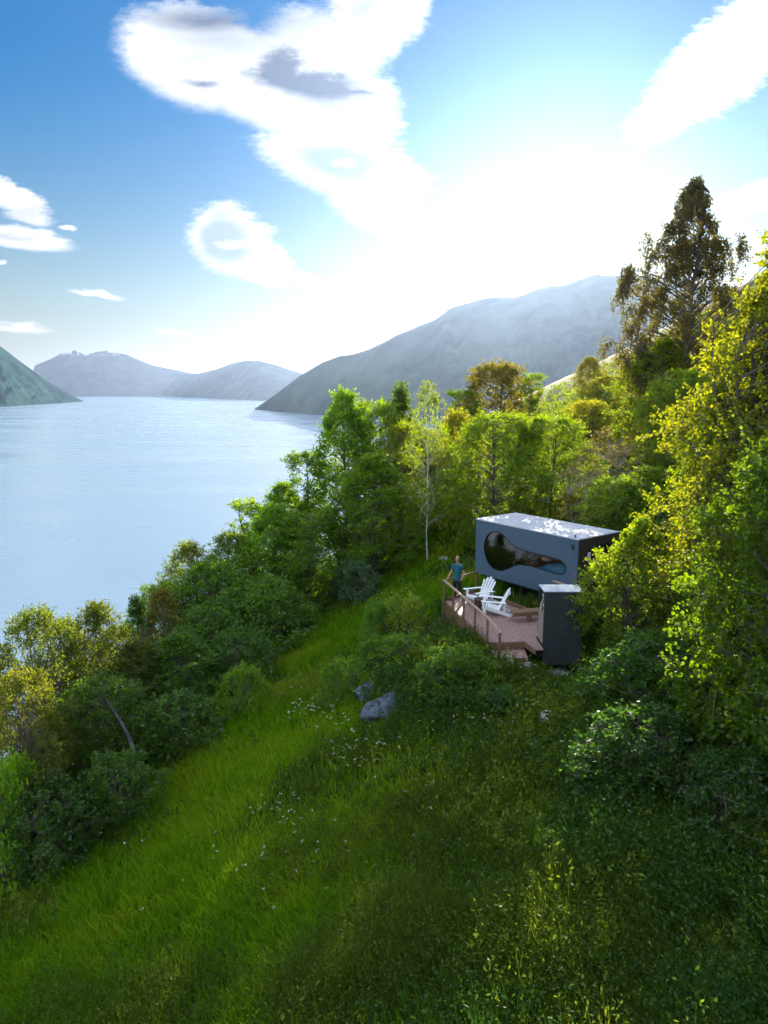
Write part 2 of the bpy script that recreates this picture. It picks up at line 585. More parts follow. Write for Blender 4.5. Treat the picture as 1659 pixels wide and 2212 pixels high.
# ------------------------------------------------------------------ mountains
def mountain(name, prof, shore, dist_ridge, seed, mat, rough=0.5, nu=220, nv=46, spread=2.5):
    """ridge profile (u, v of the skyline) and shoreline (u, v at the water) as bearings; real slope between them"""
    r = rng(seed)
    us = np.linspace(prof[0][0], prof[-1][0], nu)
    vr = np.interp(us, [p[0] for p in prof], [p[1] for p in prof])
    vs = np.interp(us, [p[0] for p in shore], [p[1] for p in shore])
    V = np.zeros((nu, nv, 3))
    ts = np.linspace(0, 1.6, nv)
    kx = r.uniform(0.5, 1.5, (6,)); ph = r.uniform(0, 6.28, (6,))
    for i, u in enumerate(us):
        rx, ry, rz = ray(u, vr[i]); bx, bw = rx / ry, rz / ry
        sx_, sy_, sz_ = ray(u, vs[i]); sw = sz_ / sy_
        ys = -CAMZ / sw
        yr = max(dist_ridge, ys * 1.1) if not callable(dist_ridge) else dist_ridge(u, ys)
        h = CAMZ + bw * yr
        for j, t in enumerate(ts):
            if t <= 1:
                y = ys + (yr - ys) * t
                z = h * (t ** 1.15)
            else:
                y = yr + (yr - ys) * (t - 1) * 1.2
                z = h * (1 - (t - 1) * 1.75)
            env = math.sin(min(t, 1.0) * math.pi) + 0.35 * (1 if t > 1 else 0)
            s = (u * 0.022 + 1.6 * t)
            g = sum(math.sin(s * (2.0 ** q) * kx[q] + ph[q] + 1.7 * math.sin(t * 3 + q)) / (1.7 ** q) for q in range(6))
            g2 = sum(math.sin(u * 0.045 * (1.8 ** q) * kx[q] + ph[5 - q] - t * 7 * (1.5 ** q) * kx[5 - q]) / (1.8 ** q) for q in range(5))
            z += h * rough * 0.10 * env * (abs(g) - 0.8) + h * rough * 0.05 * env * g2
            if t == 1 or abs(t - 1) < 0.02: z += h * 0.004 * g2
            V[i, j] = (bx * y, y, z if t > 0 else -30)
    a = (np.arange(nu - 1)[:, None] * nv + np.arange(nv - 1)[None, :]).ravel()
    q = np.stack([a, a + nv, a + nv + 1, a + 1], 1)
    Vf = V.reshape(-1, 3)
    Vf[:, 2] = np.maximum(Vf[:, 2], -30)
    o = link(bpy.data.objects.new(name, np_mesh(name, Vf, [q], [mat], smooth=True)))
    return tag(o, kind='structure')


def mountain_mat(name, c1, c2, snow_z=None, scale=0.004):
    m, nt, out = new_mat(name)
    tc = objcoord(nt)
    c = ramp(nt, noise(nt, scale, 9, tc, 0.65), [(0.36, c1), (0.64, c2)])
    if snow_z:
        s = nt.nodes.new('ShaderNodeSeparateXYZ'); nt.links.new(tc, s.inputs[0])
        h = N(nt, 'ShaderNodeMapRange'); nt.links.new(s.outputs[2], h.inputs[0])
        h.inputs[1].default_value = snow_z; h.inputs[2].default_value = snow_z * 1.18
        p = N(nt, 'ShaderNodeMath', operation='GREATER_THAN'); nt.links.new(noise(nt, 0.006, 6, tc), p.inputs[0]); p.inputs[1].default_value = 0.51
        mu = N(nt, 'ShaderNodeMath', operation='MULTIPLY'); nt.links.new(h.outputs[0], mu.inputs[0]); nt.links.new(p.outputs[0], mu.inputs[1])
        c = mixc(nt, mu.outputs[0], c, (0.85, 0.87, 0.9))
    b = nt.nodes.new('ShaderNodeBsdfPrincipled')
    b.inputs['Roughness'].default_value = 1.0
    b.inputs['Specular IOR Level'].default_value = 0.0
    nt.links.new(c, b.inputs['Base Color'])
    nt.links.new(b.outputs[0], out.inputs['Surface'])
    return m


fm = mountain_mat('forested_mountainside', (0.010, 0.022, 0.022), (0.055, 0.08, 0.06))
fl = mountain_mat('grassy_mountainside', (0.008, 0.032, 0.038), (0.045, 0.09, 0.08), scale=0.008)
fs = mountain_mat('snow_patched_mountain', (0.05, 0.06, 0.06), (0.10, 0.11, 0.10), snow_z=700)
mountain('mountain', [(548, 884), (575, 866), (600, 848), (650, 810), (680, 792), (700, 780), (730, 770), (760, 766), (800, 752), (850, 728), (905, 702), (940, 690), (970, 668), (1000, 655), (1020, 650), (1060, 642),
                      (1110, 641), (1150, 628), (1190, 618), (1215, 616), (1250, 602), (1290, 593), (1330, 594), (1400, 596), (1500, 610), (1660, 640), (1900, 700), (2200, 780)],
         [(548, 885), (600, 890), (690, 897), (900, 915), (1300, 950), (2200, 960)], lambda u, ys: ys + 250 + 900 * min(1, max(0, (u - 548) / 500)), 5, fm, 0.45, nu=420)
mountain('mountain', [(-700, 900), (-500, 760), (-250, 690), (-80, 720), (0, 748), (20, 762), (60, 792), (100, 822), (140, 845), (165, 858), (180, 867)],
         [(-700, 905), (-300, 890), (0, 879), (140, 870), (180, 867.6)], lambda u, ys: ys + 1500 * min(1, max(0.02, (182 - u) / 190)), 8, fl, 1.4, nu=260)
mountain('mountain', [(60, 838), (75, 790), (110, 775), (130, 764), (150, 756), (165, 757), (185, 766), (200, 760), (230, 757), (255, 763), (270, 764), (300, 778), (330, 789), (370, 797), (400, 803), (450, 812), (520, 838)],
         [(60, 856.5), (520, 856.5)], 13000, 11, fs, 0.5, nu=200)
mountain('mountain', [(172, 852), (185, 842), (230, 816), (260, 803), (290, 791), (330, 797), (365, 806), (400, 808), (430, 806), (470, 797), (500, 785), (530, 778), (560, 779), (600, 790), (640, 802), (700, 822), (760, 838)],
         [(172, 853), (370, 857), (470, 862), (560, 866), (760, 868)], lambda u, ys: ys + 1800 * min(1, max(0.03, (u - 170) / 200)), 17, fm, 0.35, nu=220)

# ------------------------------------------------------------------ haze
HAZE_DENSITY = 2.5e-5
m, nt, out = new_mat('haze')
pv = nt.nodes.new('ShaderNodeVolumePrincipled')
pv.inputs['Color'].default_value = (0.42, 0.57, 0.88, 1)
pv.inputs['Density'].default_value = HAZE_DENSITY
pv.inputs['Anisotropy'].default_value = 0.72
nt.links.new(pv.outputs[0], out.inputs['Volume'])
bm = bmesh.new()
add_box(bm, (0, 14600, 470), (50000, 30000, 960))
hz = bm_obj('haze', bm, m)
tag(hz, kind='stuff')
# ------------------------------------------------------------------ built things: materials
M_grey = principled('blue_grey_cladding', (0.056, 0.097, 0.148), (0.066, 0.108, 0.162), nscale=1.2, rough=0.5, spec=0.35)
M_dark = principled('charcoal_board', (0.026, 0.033, 0.037), (0.036, 0.043, 0.047), nscale=2.0, rough=0.62, spec=0.3)
M_roof = principled('pale_metal_roof', (0.40, 0.41, 0.47), (0.50, 0.51, 0.56), nscale=3.0, rough=0.65, spec=0.15)
M_side = principled('dark_stained_timber', (0.045, 0.035, 0.028), (0.075, 0.055, 0.042), nscale=3.0, rough=0.7, stretch=(30, 30, 1.0))
M_inner = principled('dark_oiled_wood', (0.085, 0.045, 0.024), (0.13, 0.07, 0.04), nscale=3.0, rough=0.6, stretch=(2, 2, 14))
M_steel = principled('dark_steel', (0.03, 0.03, 0.032), rough=0.5, metal=0.6)
M_wood = principled('weathered_brown_timber', (0.13, 0.075, 0.04), (0.21, 0.13, 0.075), nscale=3.5, rough=0.75, bump=0.3, bscale=30, stretch=(6, 6, 1.2))
M_rail = principled('pale_weathered_handrail', (0.26, 0.18, 0.125), (0.36, 0.27, 0.20), nscale=4.0, rough=0.75, bump=0.2, stretch=(8, 1, 8))
M_deck = principled('reddish_grey_decking', (0.20, 0.12, 0.105), (0.30, 0.195, 0.175), nscale=2.4, rough=0.6, bump=0.25, bscale=22, stretch=(7, 0.8, 7))
M_white = principled('white_painted_wood', (0.70, 0.74, 0.78), (0.80, 0.82, 0.84), nscale=9, rough=0.55)
M_table = principled('dark_brown_table', (0.05, 0.035, 0.025), (0.07, 0.05, 0.035), rough=0.6)
M_log = principled('split_log_bark', (0.12, 0.085, 0.06), (0.22, 0.17, 0.13), nscale=14, rough=0.9)
M_logend = principled('pale_log_end', (0.48, 0.44, 0.40), (0.62, 0.60, 0.57), nscale=10, rough=0.85)
M_rock = principled('grey_rock', (0.16, 0.16, 0.17), (0.34, 0.35, 0.36), nscale=2.4, rough=0.9, bump=0.7, bscale=9)
M_rockd = principled('dark_slaty_rock', (0.016, 0.022, 0.030), (0.085, 0.115, 0.155), nscale=3.6, rough=0.85, bump=0.9, bscale=14, stretch=(1, 1, 2.2))
M_soil = principled('bare_brown_soil', (0.045, 0.028, 0.018), (0.085, 0.055, 0.036), nscale=5, rough=1.0)
M_skin = principled('skin', (0.40, 0.235, 0.16), (0.45, 0.265, 0.185), nscale=8, rough=0.55)
M_hair = principled('blond_hair', (0.30, 0.20, 0.10), (0.42, 0.30, 0.16), nscale=30, rough=0.6)
M_shirt = principled('teal_cotton', (0.009, 0.085, 0.125), (0.013, 0.105, 0.15), nscale=10, rough=0.85)
M_black = principled('black_cotton', (0.012, 0.012, 0.014), (0.02, 0.02, 0.022), nscale=12, rough=0.85)
M_bed = principled('blue_bedding', (0.06, 0.36, 0.85), (0.10, 0.46, 0.92), nscale=4, rough=0.9)
M_pillow = principled('white_bed_linen', (0.7, 0.7, 0.7), rough=0.9)

m, nt, out = new_mat('tinted_window_glass')
tr = nt.nodes.new('ShaderNodeBsdfTransparent'); tr.inputs[0].default_value = (0.86, 0.80, 0.76, 1)
gl = nt.nodes.new('ShaderNodeBsdfGlossy'); gl.inputs['Roughness'].default_value = 0.015
gl.inputs['Color'].default_value = (0.9, 0.9, 0.9, 1)
fr = nt.nodes.new('ShaderNodeFresnel'); fr.inputs[0].default_value = 1.35
mx = nt.nodes.new('ShaderNodeMixShader')
nt.links.new(fr.outputs[0], mx.inputs[0]); nt.links.new(tr.outputs[0], mx.inputs[1]); nt.links.new(gl.outputs[0], mx.inputs[2])
nt.links.new(mx.outputs[0], out.inputs['Surface'])
M_glass = m

# ------------------------------------------------------------------ the cabin
CL, CD, CH = 5.28, 2.44, 2.33
cab = thing('cabin', 'small blue grey box cabin with a spoon shaped window, standing over the terrace', 'cabin', (3.9, 29.25, CAMZ - 7.68), math.radians(-53.0))
OUT = [(0.482, 1.179), (0.507, 1.431), (0.623, 1.678), (0.812, 1.86), (1.057, 1.957), (1.273, 1.991), (1.49, 1.942), (1.709, 1.815), (1.925, 1.668), (2.189, 1.555), (2.499, 1.488),
       (2.852, 1.46), (3.245, 1.455), (3.724, 1.452), (4.099, 1.444), (4.42, 1.43), (4.64, 1.358), (4.765, 1.234), (4.785, 1.09), (4.717, 0.946), (4.565, 0.862), (4.361, 0.838),
       (4.037, 0.843), (3.659, 0.856), (3.273, 0.868), (2.978, 0.868), (2.678, 0.842), (2.376, 0.775), (2.121, 0.66), (1.866, 0.515), (1.657, 0.412), (1.444, 0.355), (1.171, 0.345),
       (0.919, 0.434), (0.717, 0.601), (0.568, 0.851)]


def catmull(P, n=4):
    R = []
    for i in range(len(P)):
        p0, p1, p2, p3 = (Vector(P[(i + q) % len(P)]) for q in (-1, 0, 1, 2))
        for s in range(n):
            t = s / n
            R.append(0.5 * ((2 * p1) + (p2 - p0) * t + (2 * p0 - 5 * p1 + 4 * p2 - p3) * t * t + (3 * p1 - p0 - 3 * p2 + p3) * t ** 3))
    return R


SPOON = catmull(OUT)


def panel_with_hole(w, h, hole, th):
    bm = bmesh.new()
    rings = []
    for y in (0.0, th):
        o = [bm.verts.new((x, y, z)) for x, z in ((0, 0), (w, 0), (w, h), (0, h))]
        hv = [bm.verts.new((p[0], y, p[1])) for p in hole]
        eds = [bm.edges.new((o[i], o[(i + 1) % 4])) for i in range(4)] + [bm.edges.new((hv[i], hv[(i + 1) % len(hv)])) for i in range(len(hv))]
        bmesh.ops.triangle_fill(bm, edges=eds, use_beauty=True, use_dissolve=False)
        rings.append((o, hv))
    for a, b_ in ((rings[0][0], rings[1][0]), (rings[0][1], rings[1][1])):
        n = len(a)
        for i in range(n):
            bm.faces.new((a[i], a[(i + 1) % n], b_[(i + 1) % n], b_[i]))
    return bm


bm_obj('front_wall', panel_with_hole(CL, CH - 0.03, SPOON, 0.12), M_grey, cab)
bm = bmesh.new()                                            # the pane, a thin slab seated in the opening
n = len(SPOON)
for y in (0.034, 0.046):
    f0 = [bm.verts.new((p[0], y, p[1])) for p in SPOON]
    bm.faces.new(f0)
bmesh.ops.bridge_loops(bm, edges=bm.edges[:])
pane = bm_obj('window', bm, M_glass, cab)
pane['label'] = 'dark tinted spoon shaped window'
bm = bmesh.new()                                            # slim dark frame round the opening
c0 = Vector((sum(p[0] for p in SPOON) / n, sum(p[1] for p in SPOON) / n))
tn = [(SPOON[(i + 1) % n] - SPOON[i - 1]).normalized() for i in range(n)]
inn = [SPOON[i] + Vector((tn[i].y, -tn[i].x)) * 0.035 for i in range(n)]
q = [[bm.verts.new((p[0], y, p[1])) for p in ring] for ring, y in ((SPOON, -0.006), (inn, -0.006), (inn, 0.03), (SPOON, 0.03))]
for a, b_ in ((0, 1), (1, 2), (2, 3)):
    for i in range(n):
        bm.faces.new((q[a][i], q[a][(i + 1) % n], q[b_][(i + 1) % n], q[b_][i]))
bm_obj('frame', bm, M_steel, pane)
bm = bmesh.new()
T = 0.12
add_box(bm, (CL / 2, CD - T / 2, (CH - 0.03) / 2), (CL, T, CH - 0.03))                  # rear wall
add_box(bm, (T / 2, CD / 2, (CH - 0.03) / 2), (T, CD - 2 * T - 0.002, CH - 0.03))
bm_obj('wall', bm, M_grey, cab)
bm = bmesh.new()
add_box(bm, (CL - T / 2, CD / 2, (CH - 0.03) / 2), (T, CD - 2 * T - 0.002, CH - 0.03))
for k_ in range(12):                                         # upright boards
    add_box(bm, (CL + 0.012, 0.12 + 0.2 * k_, (CH - 0.05) / 2), (0.022, 0.185, CH - 0.08))
sw = bm_obj('end_wall', bm, M_side, cab)
sw['label'] = 'dark stained timber end wall with the door'
bm = bmesh.new()
add_box(bm, (CL / 2, CD / 2, 0.06), (CL - 2 * T - 0.004, CD - 2 * T - 0.004, 0.10))
bm_obj('floor', bm, M_inner, cab)
bm = bmesh.new()
add_box(bm, (CL / 2, CD - T - 0.012, 1.12), (CL - 2 * T - 0.01, 0.02, 2.0))
add_box(bm, (T + 0.012, CD / 2, 1.12), (0.02, CD - 2 * T - 0.04, 2.0))
add_box(bm, (CL - T - 0.012, CD / 2, 1.12), (0.02, CD - 2 * T - 0.04, 2.0))
bm_obj('panelling', bm, M_inner, cab)
bm = bmesh.new()
add_box(bm, (CL / 2, CD / 2, CH - 0.012), (CL + 0.05, CD + 0.05, 0.036))
add_box(bm, (CL / 2, CD / 2, CH + 0.012), (CL - 0.02, CD - 0.02, 0.01))
bm_obj('roof', bm, M_roof, cab, bevel=0.006)
bm = bmesh.new()
add_box(bm, (CL + 0.035, 1.45, 1.02), (0.03, 0.9, 1.95))
door = bm_obj('door', bm, M_steel, cab, bevel=0.01)
bm = bmesh.new(); add_box(bm, (CL + 0.075, 1.07, 1.0), (0.03, 0.03, 0.25)); bm_obj('handle', bm, M_roof, door)
bm = bmesh.new()                                             # small wall lamps
add_box(bm, (5.05, -0.035, 2.02), (0.085, 0.07, 0.17))
add_box(bm, (4.955, -0.012, 2.075), (0.04, 0.024, 0.07))
bm_obj('wall_lamp', bm, M_dark, cab, bevel=0.008)
bm = bmesh.new()
bmesh.ops.create_cone(bm, cap_ends=True, segments=16, radius1=0.06, radius2=0.06, depth=0.34, matrix=Matrix.Translation((CL + 0.11, 0.52, 1.62)))
add_box(bm, (CL + 0.04, 0.52, 1.62), (0.05, 0.05, 0.08))
bm_obj('wall_lamp', bm, M_roof, cab)
bm = bmesh.new()
bmesh.ops.create_cone(bm, cap_ends=True, segments=10, radius1=0.025, radius2=0.025, depth=0.12, matrix=Matrix.Translation((CL - 0.25, 0.12, CH + 0.07)))
bm_obj('vent_pipe', bm, M_steel, cab)
bm = bmesh.new()
for y in (0.35, CD - 0.35): add_box(bm, (CL / 2, y, -0.09), (CL - 0.3, 0.12, 0.16))
for x in (0.5, 2.6, 4.7): add_box(bm, (x, CD / 2, -0.085), (0.1, CD - 0.85, 0.12))
bm_obj('base_frame', bm, M_steel, cab)
for x, y in ((2.35, 0.35), (4.2, 0.35), (2.35, CD - 0.35), (4.2, CD - 0.35), (0.8, CD - 0.35)):
    bm = bmesh.new(); add_box(bm, (x, y, -0.75), (0.14, 0.14, 1.16)); bm_obj('support_post', bm, M_steel, cab)


def cabin_point(x, y, z):
    return cab.matrix_basis @ Vector((x, y, z))


bed = thing('bed', 'bed with blue bedding seen through the narrow end of the cabin window', 'bed', cabin_point(4.05, 0.92, 0.2), math.radians(-53.0))
bm = bmesh.new(); add_box(bm, (0, 0, 0.25), (1.9, 1.5, 0.49)); bm_obj('bed_base', bm, M_inner, bed, bevel=0.01)
bm = bmesh.new(); add_box(bm, (0, 0, 0.60), (1.85, 1.45, 0.24))
bmesh.ops.subdivide_edges(bm, edges=bm.edges[:], cuts=16, use_grid_fill=True)
for v in bm.verts:                                           # a rumpled quilt: rounded edges, a mound, folds
    ex, ey = abs(v.co.x) / 0.925, abs(v.co.y) / 0.725
    rd = max(0, 1 - ex ** 4) * max(0, 1 - ey ** 4)
    if v.co.z > 0.6: v.co.z += 0.16 * rd * (0.6 + 0.5 * math.sin(v.co.x * 2.2 + 0.8)) + 0.05 * rd * math.sin(v.co.x * 9 + v.co.y * 5) * math.cos(v.co.y * 8) - 0.10 * (1 - rd)
    v.co.x *= 1 - 0.05 * (v.co.z > 0.62); v.co.y *= 1 - 0.07 * (v.co.z > 0.62)
bm_obj('quilt', bm, M_bed, bed, smooth=True)
bm = bmesh.new()
bmesh.ops.create_uvsphere(bm, u_segments=16, v_segments=10, radius=1, matrix=Matrix.Translation((-0.62, -0.3, 1.0)) @ Matrix.Diagonal((0.25, 0.34, 0.13, 1)))
bm_obj('pillow', bm, M_pillow, bed, smooth=True)
bm = bmesh.new()
bmesh.ops.create_uvsphere(bm, u_segments=16, v_segments=10, radius=1, matrix=Matrix.Translation((-0.25, 0.45, 1.0)) @ Matrix.Diagonal((0.36, 0.22, 0.12, 1)))
bm_obj('pillow', bm, M_pillow, bed, smooth=True)

# ------------------------------------------------------------------ the terrace
DZ = CAMZ - 8.0
deck = thing('terrace', 'raised wooden terrace with a post railing below the cabin', 'terrace', (2.38, 26.1, DZ))
DO = Vector((2.38, 26.1, DZ))
POLY = [(2.38, 26.1), (3.40, 21.62), (4.54, 21.69), (4.76, 20.95), (4.90, 20.97), (4.90, 22.15), (5.9, 22.15), (5.9, 23.7), (3.68, 27.35)]
BDIR = Vector((1.02, -4.48)).normalized()
BN = Vector((-BDIR.y, BDIR.x))


def clip_half(P, nx_, ny_, d):
    """keep the side where n.p >= d"""
    R = []
    for i in range(len(P)):
        a, b_ = P[i - 1], P[i]
        da, db = a[0] * nx_ + a[1] * ny_ - d, b_[0] * nx_ + b_[1] * ny_ - d
        if da * db < 0:
            t = da / (da - db)
            R.append((a[0] + (b_[0] - a[0]) * t, a[1] + (b_[1] - a[1]) * t))
        if db >= 0: R.append(b_)
    return R


def boards(polys, z0, z1, pitch=0.135, gap=0.008):
    """decking: convex pieces cut into boards along BDIR, every board separated by a real gap"""
    outb = bmesh.new()
    rr = random.Random(4)
    dzs = {}
    for poly in polys:
        P = [(p[0] - DO.x, p[1] - DO.y) for p in poly]
        if sum(P[i - 1][0] * P[i][1] - P[i][0] * P[i - 1][1] for i in range(len(P))) < 0: P = P[::-1]
        ds = [BN.x * p[0] + BN.y * p[1] for p in P]
        for kk in range(math.floor(min(ds) / pitch), math.ceil(max(ds) / pitch)):
            S = clip_half(P, BN.x, BN.y, kk * pitch + gap / 2)
            S = clip_half(S, -BN.x, -BN.y, -((kk + 1) * pitch - gap / 2)) if S else S
            if len(S) < 3: continue
            area = abs(sum(S[i - 1][0] * S[i][1] - S[i][0] * S[i - 1][1] for i in range(len(S)))) / 2
            if area < 0.002: continue
            dz = dzs.setdefault(kk, rr.uniform(-0.002, 0.002))
            add_prism(outb, S, z0 + dz, z1 + dz)
    return outb


DECK_PIECES = [[(2.38, 26.1), (3.40, 21.62), (4.93, 21.71), (4.93, 25.30), (3.68, 27.35)], [(4.932, 22.15), (5.9, 22.15), (5.9, 23.7), (4.932, 25.297)],
               [(4.56, 21.686), (4.76, 20.95), (4.93, 20.97), (4.93, 21.706)], [(4.932, 20.97), (4.995, 20.978), (4.995, 22.147), (4.932, 22.147)]]
random.seed(4)
bm_obj('deck_floor', boards(DECK_PIECES, -0.03, 0.0), M_deck, deck)
bm = bmesh.new()
JP = [(2.5, 26.05), (3.50, 21.72), (4.80, 21.75), (4.82, 22.2), (5.8, 22.25), (5.8, 23.65), (3.68, 27.15)]
add_prism(bm, [(p[0] - DO.x, p[1] - DO.y) for p in JP], -0.16, -0.036)
bm_obj('joists', bm, M_steel, deck)


def L2(p, z=0.0): return Vector((p[0] - DO.x, p[1] - DO.y, z))


bm = bmesh.new()
P0, P4 = (2.38, 26.1), (3.40, 21.62)
side = Vector((-0.975, -0.222, 0)) * 0.035
for r_ in range(6):                                          # horizontal boards closing the open side
    zc = -0.075 - r_ * 0.145
    add_beam(bm, L2(P0, zc) + side, L2(P4, zc) + side, 0.028, 0.135)
for r_ in range(5):
    zc = -0.075 - r_ * 0.145
    add_beam(bm, L2((2.37, 26.13), zc), L2((3.66, 27.37), zc), 0.028, 0.135)
bm_obj('fascia', bm, M_wood, deck)
bm = bmesh.new()
for zc in (-0.095, -0.225):
    add_beam(bm, L2((3.42, 21.60), zc), L2((4.53, 21.665), zc), 0.026, 0.125)
add_beam(bm, L2((4.53, 21.66), -0.1), L2((4.745, 20.97), -0.1), 0.026, 0.14)
bm_obj('riser', bm, M_wood, deck)
stp = bm_obj('step', boards([[(3.60, 20.83), (4.50, 20.94), (4.55, 21.64), (3.43, 21.58)]], -0.285, -0.255), M_deck, deck)
bm = bmesh.new()
add_beam(bm, L2((3.59, 20.83), -0.35), L2((4.50, 20.94), -0.35), 0.03, 0.11)
add_beam(bm, L2((3.58, 20.85), -0.37), L2((3.41, 21.58), -0.37), 0.03, 0.17)
for x, y in ((3.75, 20.95), (4.35, 21.0)): add_box(bm, L2((x, y), -0.6), (0.08, 0.08, 0.6))
bm_obj('step_frame', bm, M_wood, deck)
RAIL = 0.83
off = Vector((-0.975, -0.222, 0)) * 0.085
for i_ in range(5):
    p = L2(P0).lerp(L2(P4), i_ / 4)
    bm = bmesh.new(); add_box(bm, p + off + Vector((0, 0, (RAIL - 0.75) / 2 - 0.02)), (0.075, 0.085, RAIL + 0.75), rz=-0.22); bm_obj('rail_post', bm, M_wood, deck, bevel=0.006)
bm = bmesh.new(); add_box(bm, L2((3.60, 20.90), -0.1), (0.08, 0.08, 1.32)); bm_obj('rail_post', bm, M_wood, deck, bevel=0.006)
bm = bmesh.new(); add_box(bm, L2((3.72, 27.42), 0.0), (0.085, 0.085, 1.66), rz=0.7); bm_obj('rail_post', bm, M_wood, deck, bevel=0.006)
a0 = L2(P0, RAIL) + off * 0.9; a4 = L2(P4, RAIL) + off * 0.9
bm = bmesh.new(); add_beam(bm, a0 + (a0 - a4).normalized() * 0.08, a4, 0.095, 0.04); bm_obj('handrail', bm, M_rail, deck, bevel=0.006)
bm = bmesh.new(); add_beam(bm, a4 + Vector((0, 0, 0.0)), L2((3.62, 20.86), 0.575), 0.095, 0.04); bm_obj('handrail', bm, M_rail, deck, bevel=0.006)
bm = bmesh.new(); add_beam(bm, a0, L2((3.72, 27.42), RAIL), 0.08, 0.045); bm_obj('handrail', bm, M_wood, deck, bevel=0.006)
bm = bmesh.new(); add_beam(bm, L2((2.42, 26.15), 0.06), L2((3.68, 27.36), 0.06), 0.05, 0.09); bm_obj('kick_board', bm, M_wood, deck)

# built-in edge seat along the back of the terrace
bench = thing('bench', 'low plain timber bench at the back edge of the terrace', 'bench', (5.2, 23.55, DZ))
bm = bmesh.new(); add_beam(bm, (-0.72, 0.2, 0.33), (0.55, 0.42, 0.36), 0.36, 0.05); add_beam(bm, (-0.70, 0.02, 0.27), (0.58, 0.24, 0.30), 0.03, 0.13); bm_obj('seat', bm, M_wood, bench, bevel=0.008)
for x, y in ((-0.12, 0.12), (0.45, 0.24)):
    bm = bmesh.new(); add_box(bm, (x, y, 0.15), (0.16, 0.12, 0.3), rz=0.17); bm_obj('leg', bm, M_wood, bench)
bnk = thing('edge_board', 'long timber edging board along the bank under the cabin', 'edging', (4.5, 26.05, DZ))
bm = bmesh.new(); add_beam(bm, (0.05, -0.05, 0.06), (1.3, -2.1, 0.06), 0.06, 0.12); tag(bm_obj('board', bm, M_wood, bnk), None)

# ------------------------------------------------------------------ the shed
SX0, SX1, SY0, SY1 = 5.01, 6.25, 21.2, 21.98
shed = thing('storage_shed', 'tall narrow charcoal shed with an open firewood bay beside the terrace', 'shed', (SX0, SY0, CAMZ - 8.6))
SH = 2.39
w, d = SX1 - SX0, SY1 - SY0
bm = bmesh.new()
add_box(bm, (w / 2, 0.012, SH / 2), (w, 0.024, SH))                                   # front panel
bm_obj('front_panel', bm, M_dark, shed, bevel=0.004)
bm = bmesh.new()
add_box(bm, (w / 2, d - 0.015, SH / 2), (w - 0.004, 0.03, SH - 0.004))
add_box(bm, (w - 0.015, d / 2 + 0.004, SH / 2), (0.028, d - 0.065, SH - 0.004))
add_box(bm, (0.62, d / 2, 1.2), (0.02, d - 0.07, SH - 0.1))
bm_obj('wall', bm, M_dark, shed)
bm = bmesh.new()
for k_ in range(5): add_box(bm, (0.012, 0.105 + k_ * 0.142, 1.16), (0.022, 0.134, 0.98))
bm_obj('side_boards', bm, principled('grey_brown_boards', (0.23, 0.18, 0.17), (0.32, 0.26, 0.24), nscale=3, rough=0.8, stretch=(20, 20, 1)), shed)
bm = bmesh.new(); add_box(bm, (0.32, d / 2, 1.665), (0.60, d - 0.07, 0.03)); bm_obj('shelf', bm, M_wood, shed)
bm = bmesh.new()
add_box(bm, (w / 2, d / 2, SH + 0.016), (w + 0.03, d + 0.03, 0.028))
bm_obj('roof', bm, principled('pale_blue_metal', (0.32, 0.37, 0.45), (0.37, 0.42, 0.50), rough=0.7, spec=0.1), shed, bevel=0.004)
for x in (0.08, w - 0.08):
    for y in (0.1, d - 0.1):
        bm = bmesh.new(); add_box(bm, (x, y, -0.2), (0.07, 0.07, 0.38)); bm_obj('foot', bm, M_steel, shed)
bm = bmesh.new()
add_box(bm, (w - 0.03, -0.03, -0.1), (0.03, 0.03, 0.2)); add_box(bm, (w / 2, -0.06, -0.36), (w + 0.1, 0.08, 0.05))
bm_obj('sill', bm, M_rail, shed)
lr = random.Random(3)
logs = [(0.09, 1.735), (0.26, 1.73), (0.44, 1.735), (0.60, 1.73), (0.17, 1.85), (0.35, 1.86), (0.53, 1.85), (0.09, 1.97), (0.27, 1.975), (0.45, 1.97), (0.18, 2.09), (0.38, 2.1), (0.10, 2.2), (0.29, 2.21)]
log0 = None
for k_, (y, z) in enumerate(logs):
    if k_ % 3 == 0 or log0 is None:
        bm = bmesh.new()
        seg = 9
        R = [0.072 * lr.uniform(0.8, 1.1) for _ in range(seg)]
        rg = []
        for xx in (0.0, 0.4):
            rg.append([bm.verts.new((xx, R[i] * math.cos(i / seg * 6.283), R[i] * 0.8 * math.sin(i / seg * 6.283))) for i in range(seg)])
        bm.faces.new(rg[0]).material_index = 1; bm.faces.new(rg[1][::-1]).material_index = 1
        for i in range(seg): bm.faces.new((rg[0][i], rg[0][(i + 1) % seg], rg[1][(i + 1) % seg], rg[1][i]))
        lo = bm_obj('firewood_log', bm, [M_log, M_logend])
        log0 = lo
    else:
        lo = link(log0.copy())
    lo.location = (SX0 + 0.02 + lr.uniform(-0.02, 0.05), SY0 + y, CAMZ - 8.6 + z)
    lo.rotation_euler = (lr.uniform(0, 6), 0, lr.uniform(-0.05, 0.05))
    tag(lo, 'split firewood log with a pale end in the open bay of the charcoal shed', 'firewood', 'firewood logs stacked in the shed')

pr = thing('stair_rail', 'reddish wooden handrail slanting up behind the shed roof', 'handrail', (5.98, 24.0, CAMZ - 6.62))
bm = bmesh.new(); add_beam(bm, (-0.02, 0.02, 0.0), (0.62, -1.2, 0.02), 0.10, 0.05); bm_obj('rail', bm, M_deck, pr, bevel=0.006)
bm = bmesh.new(); add_box(bm, (0.08, -0.15, -0.7), (0.08, 0.08, 1.35)); bm_obj('post', bm, M_wood, pr)
bm = bmesh.new(); add_box(bm, (0.55, -1.05, -0.7), (0.08, 0.08, 1.4)); bm_obj('post', bm, M_wood, pr)


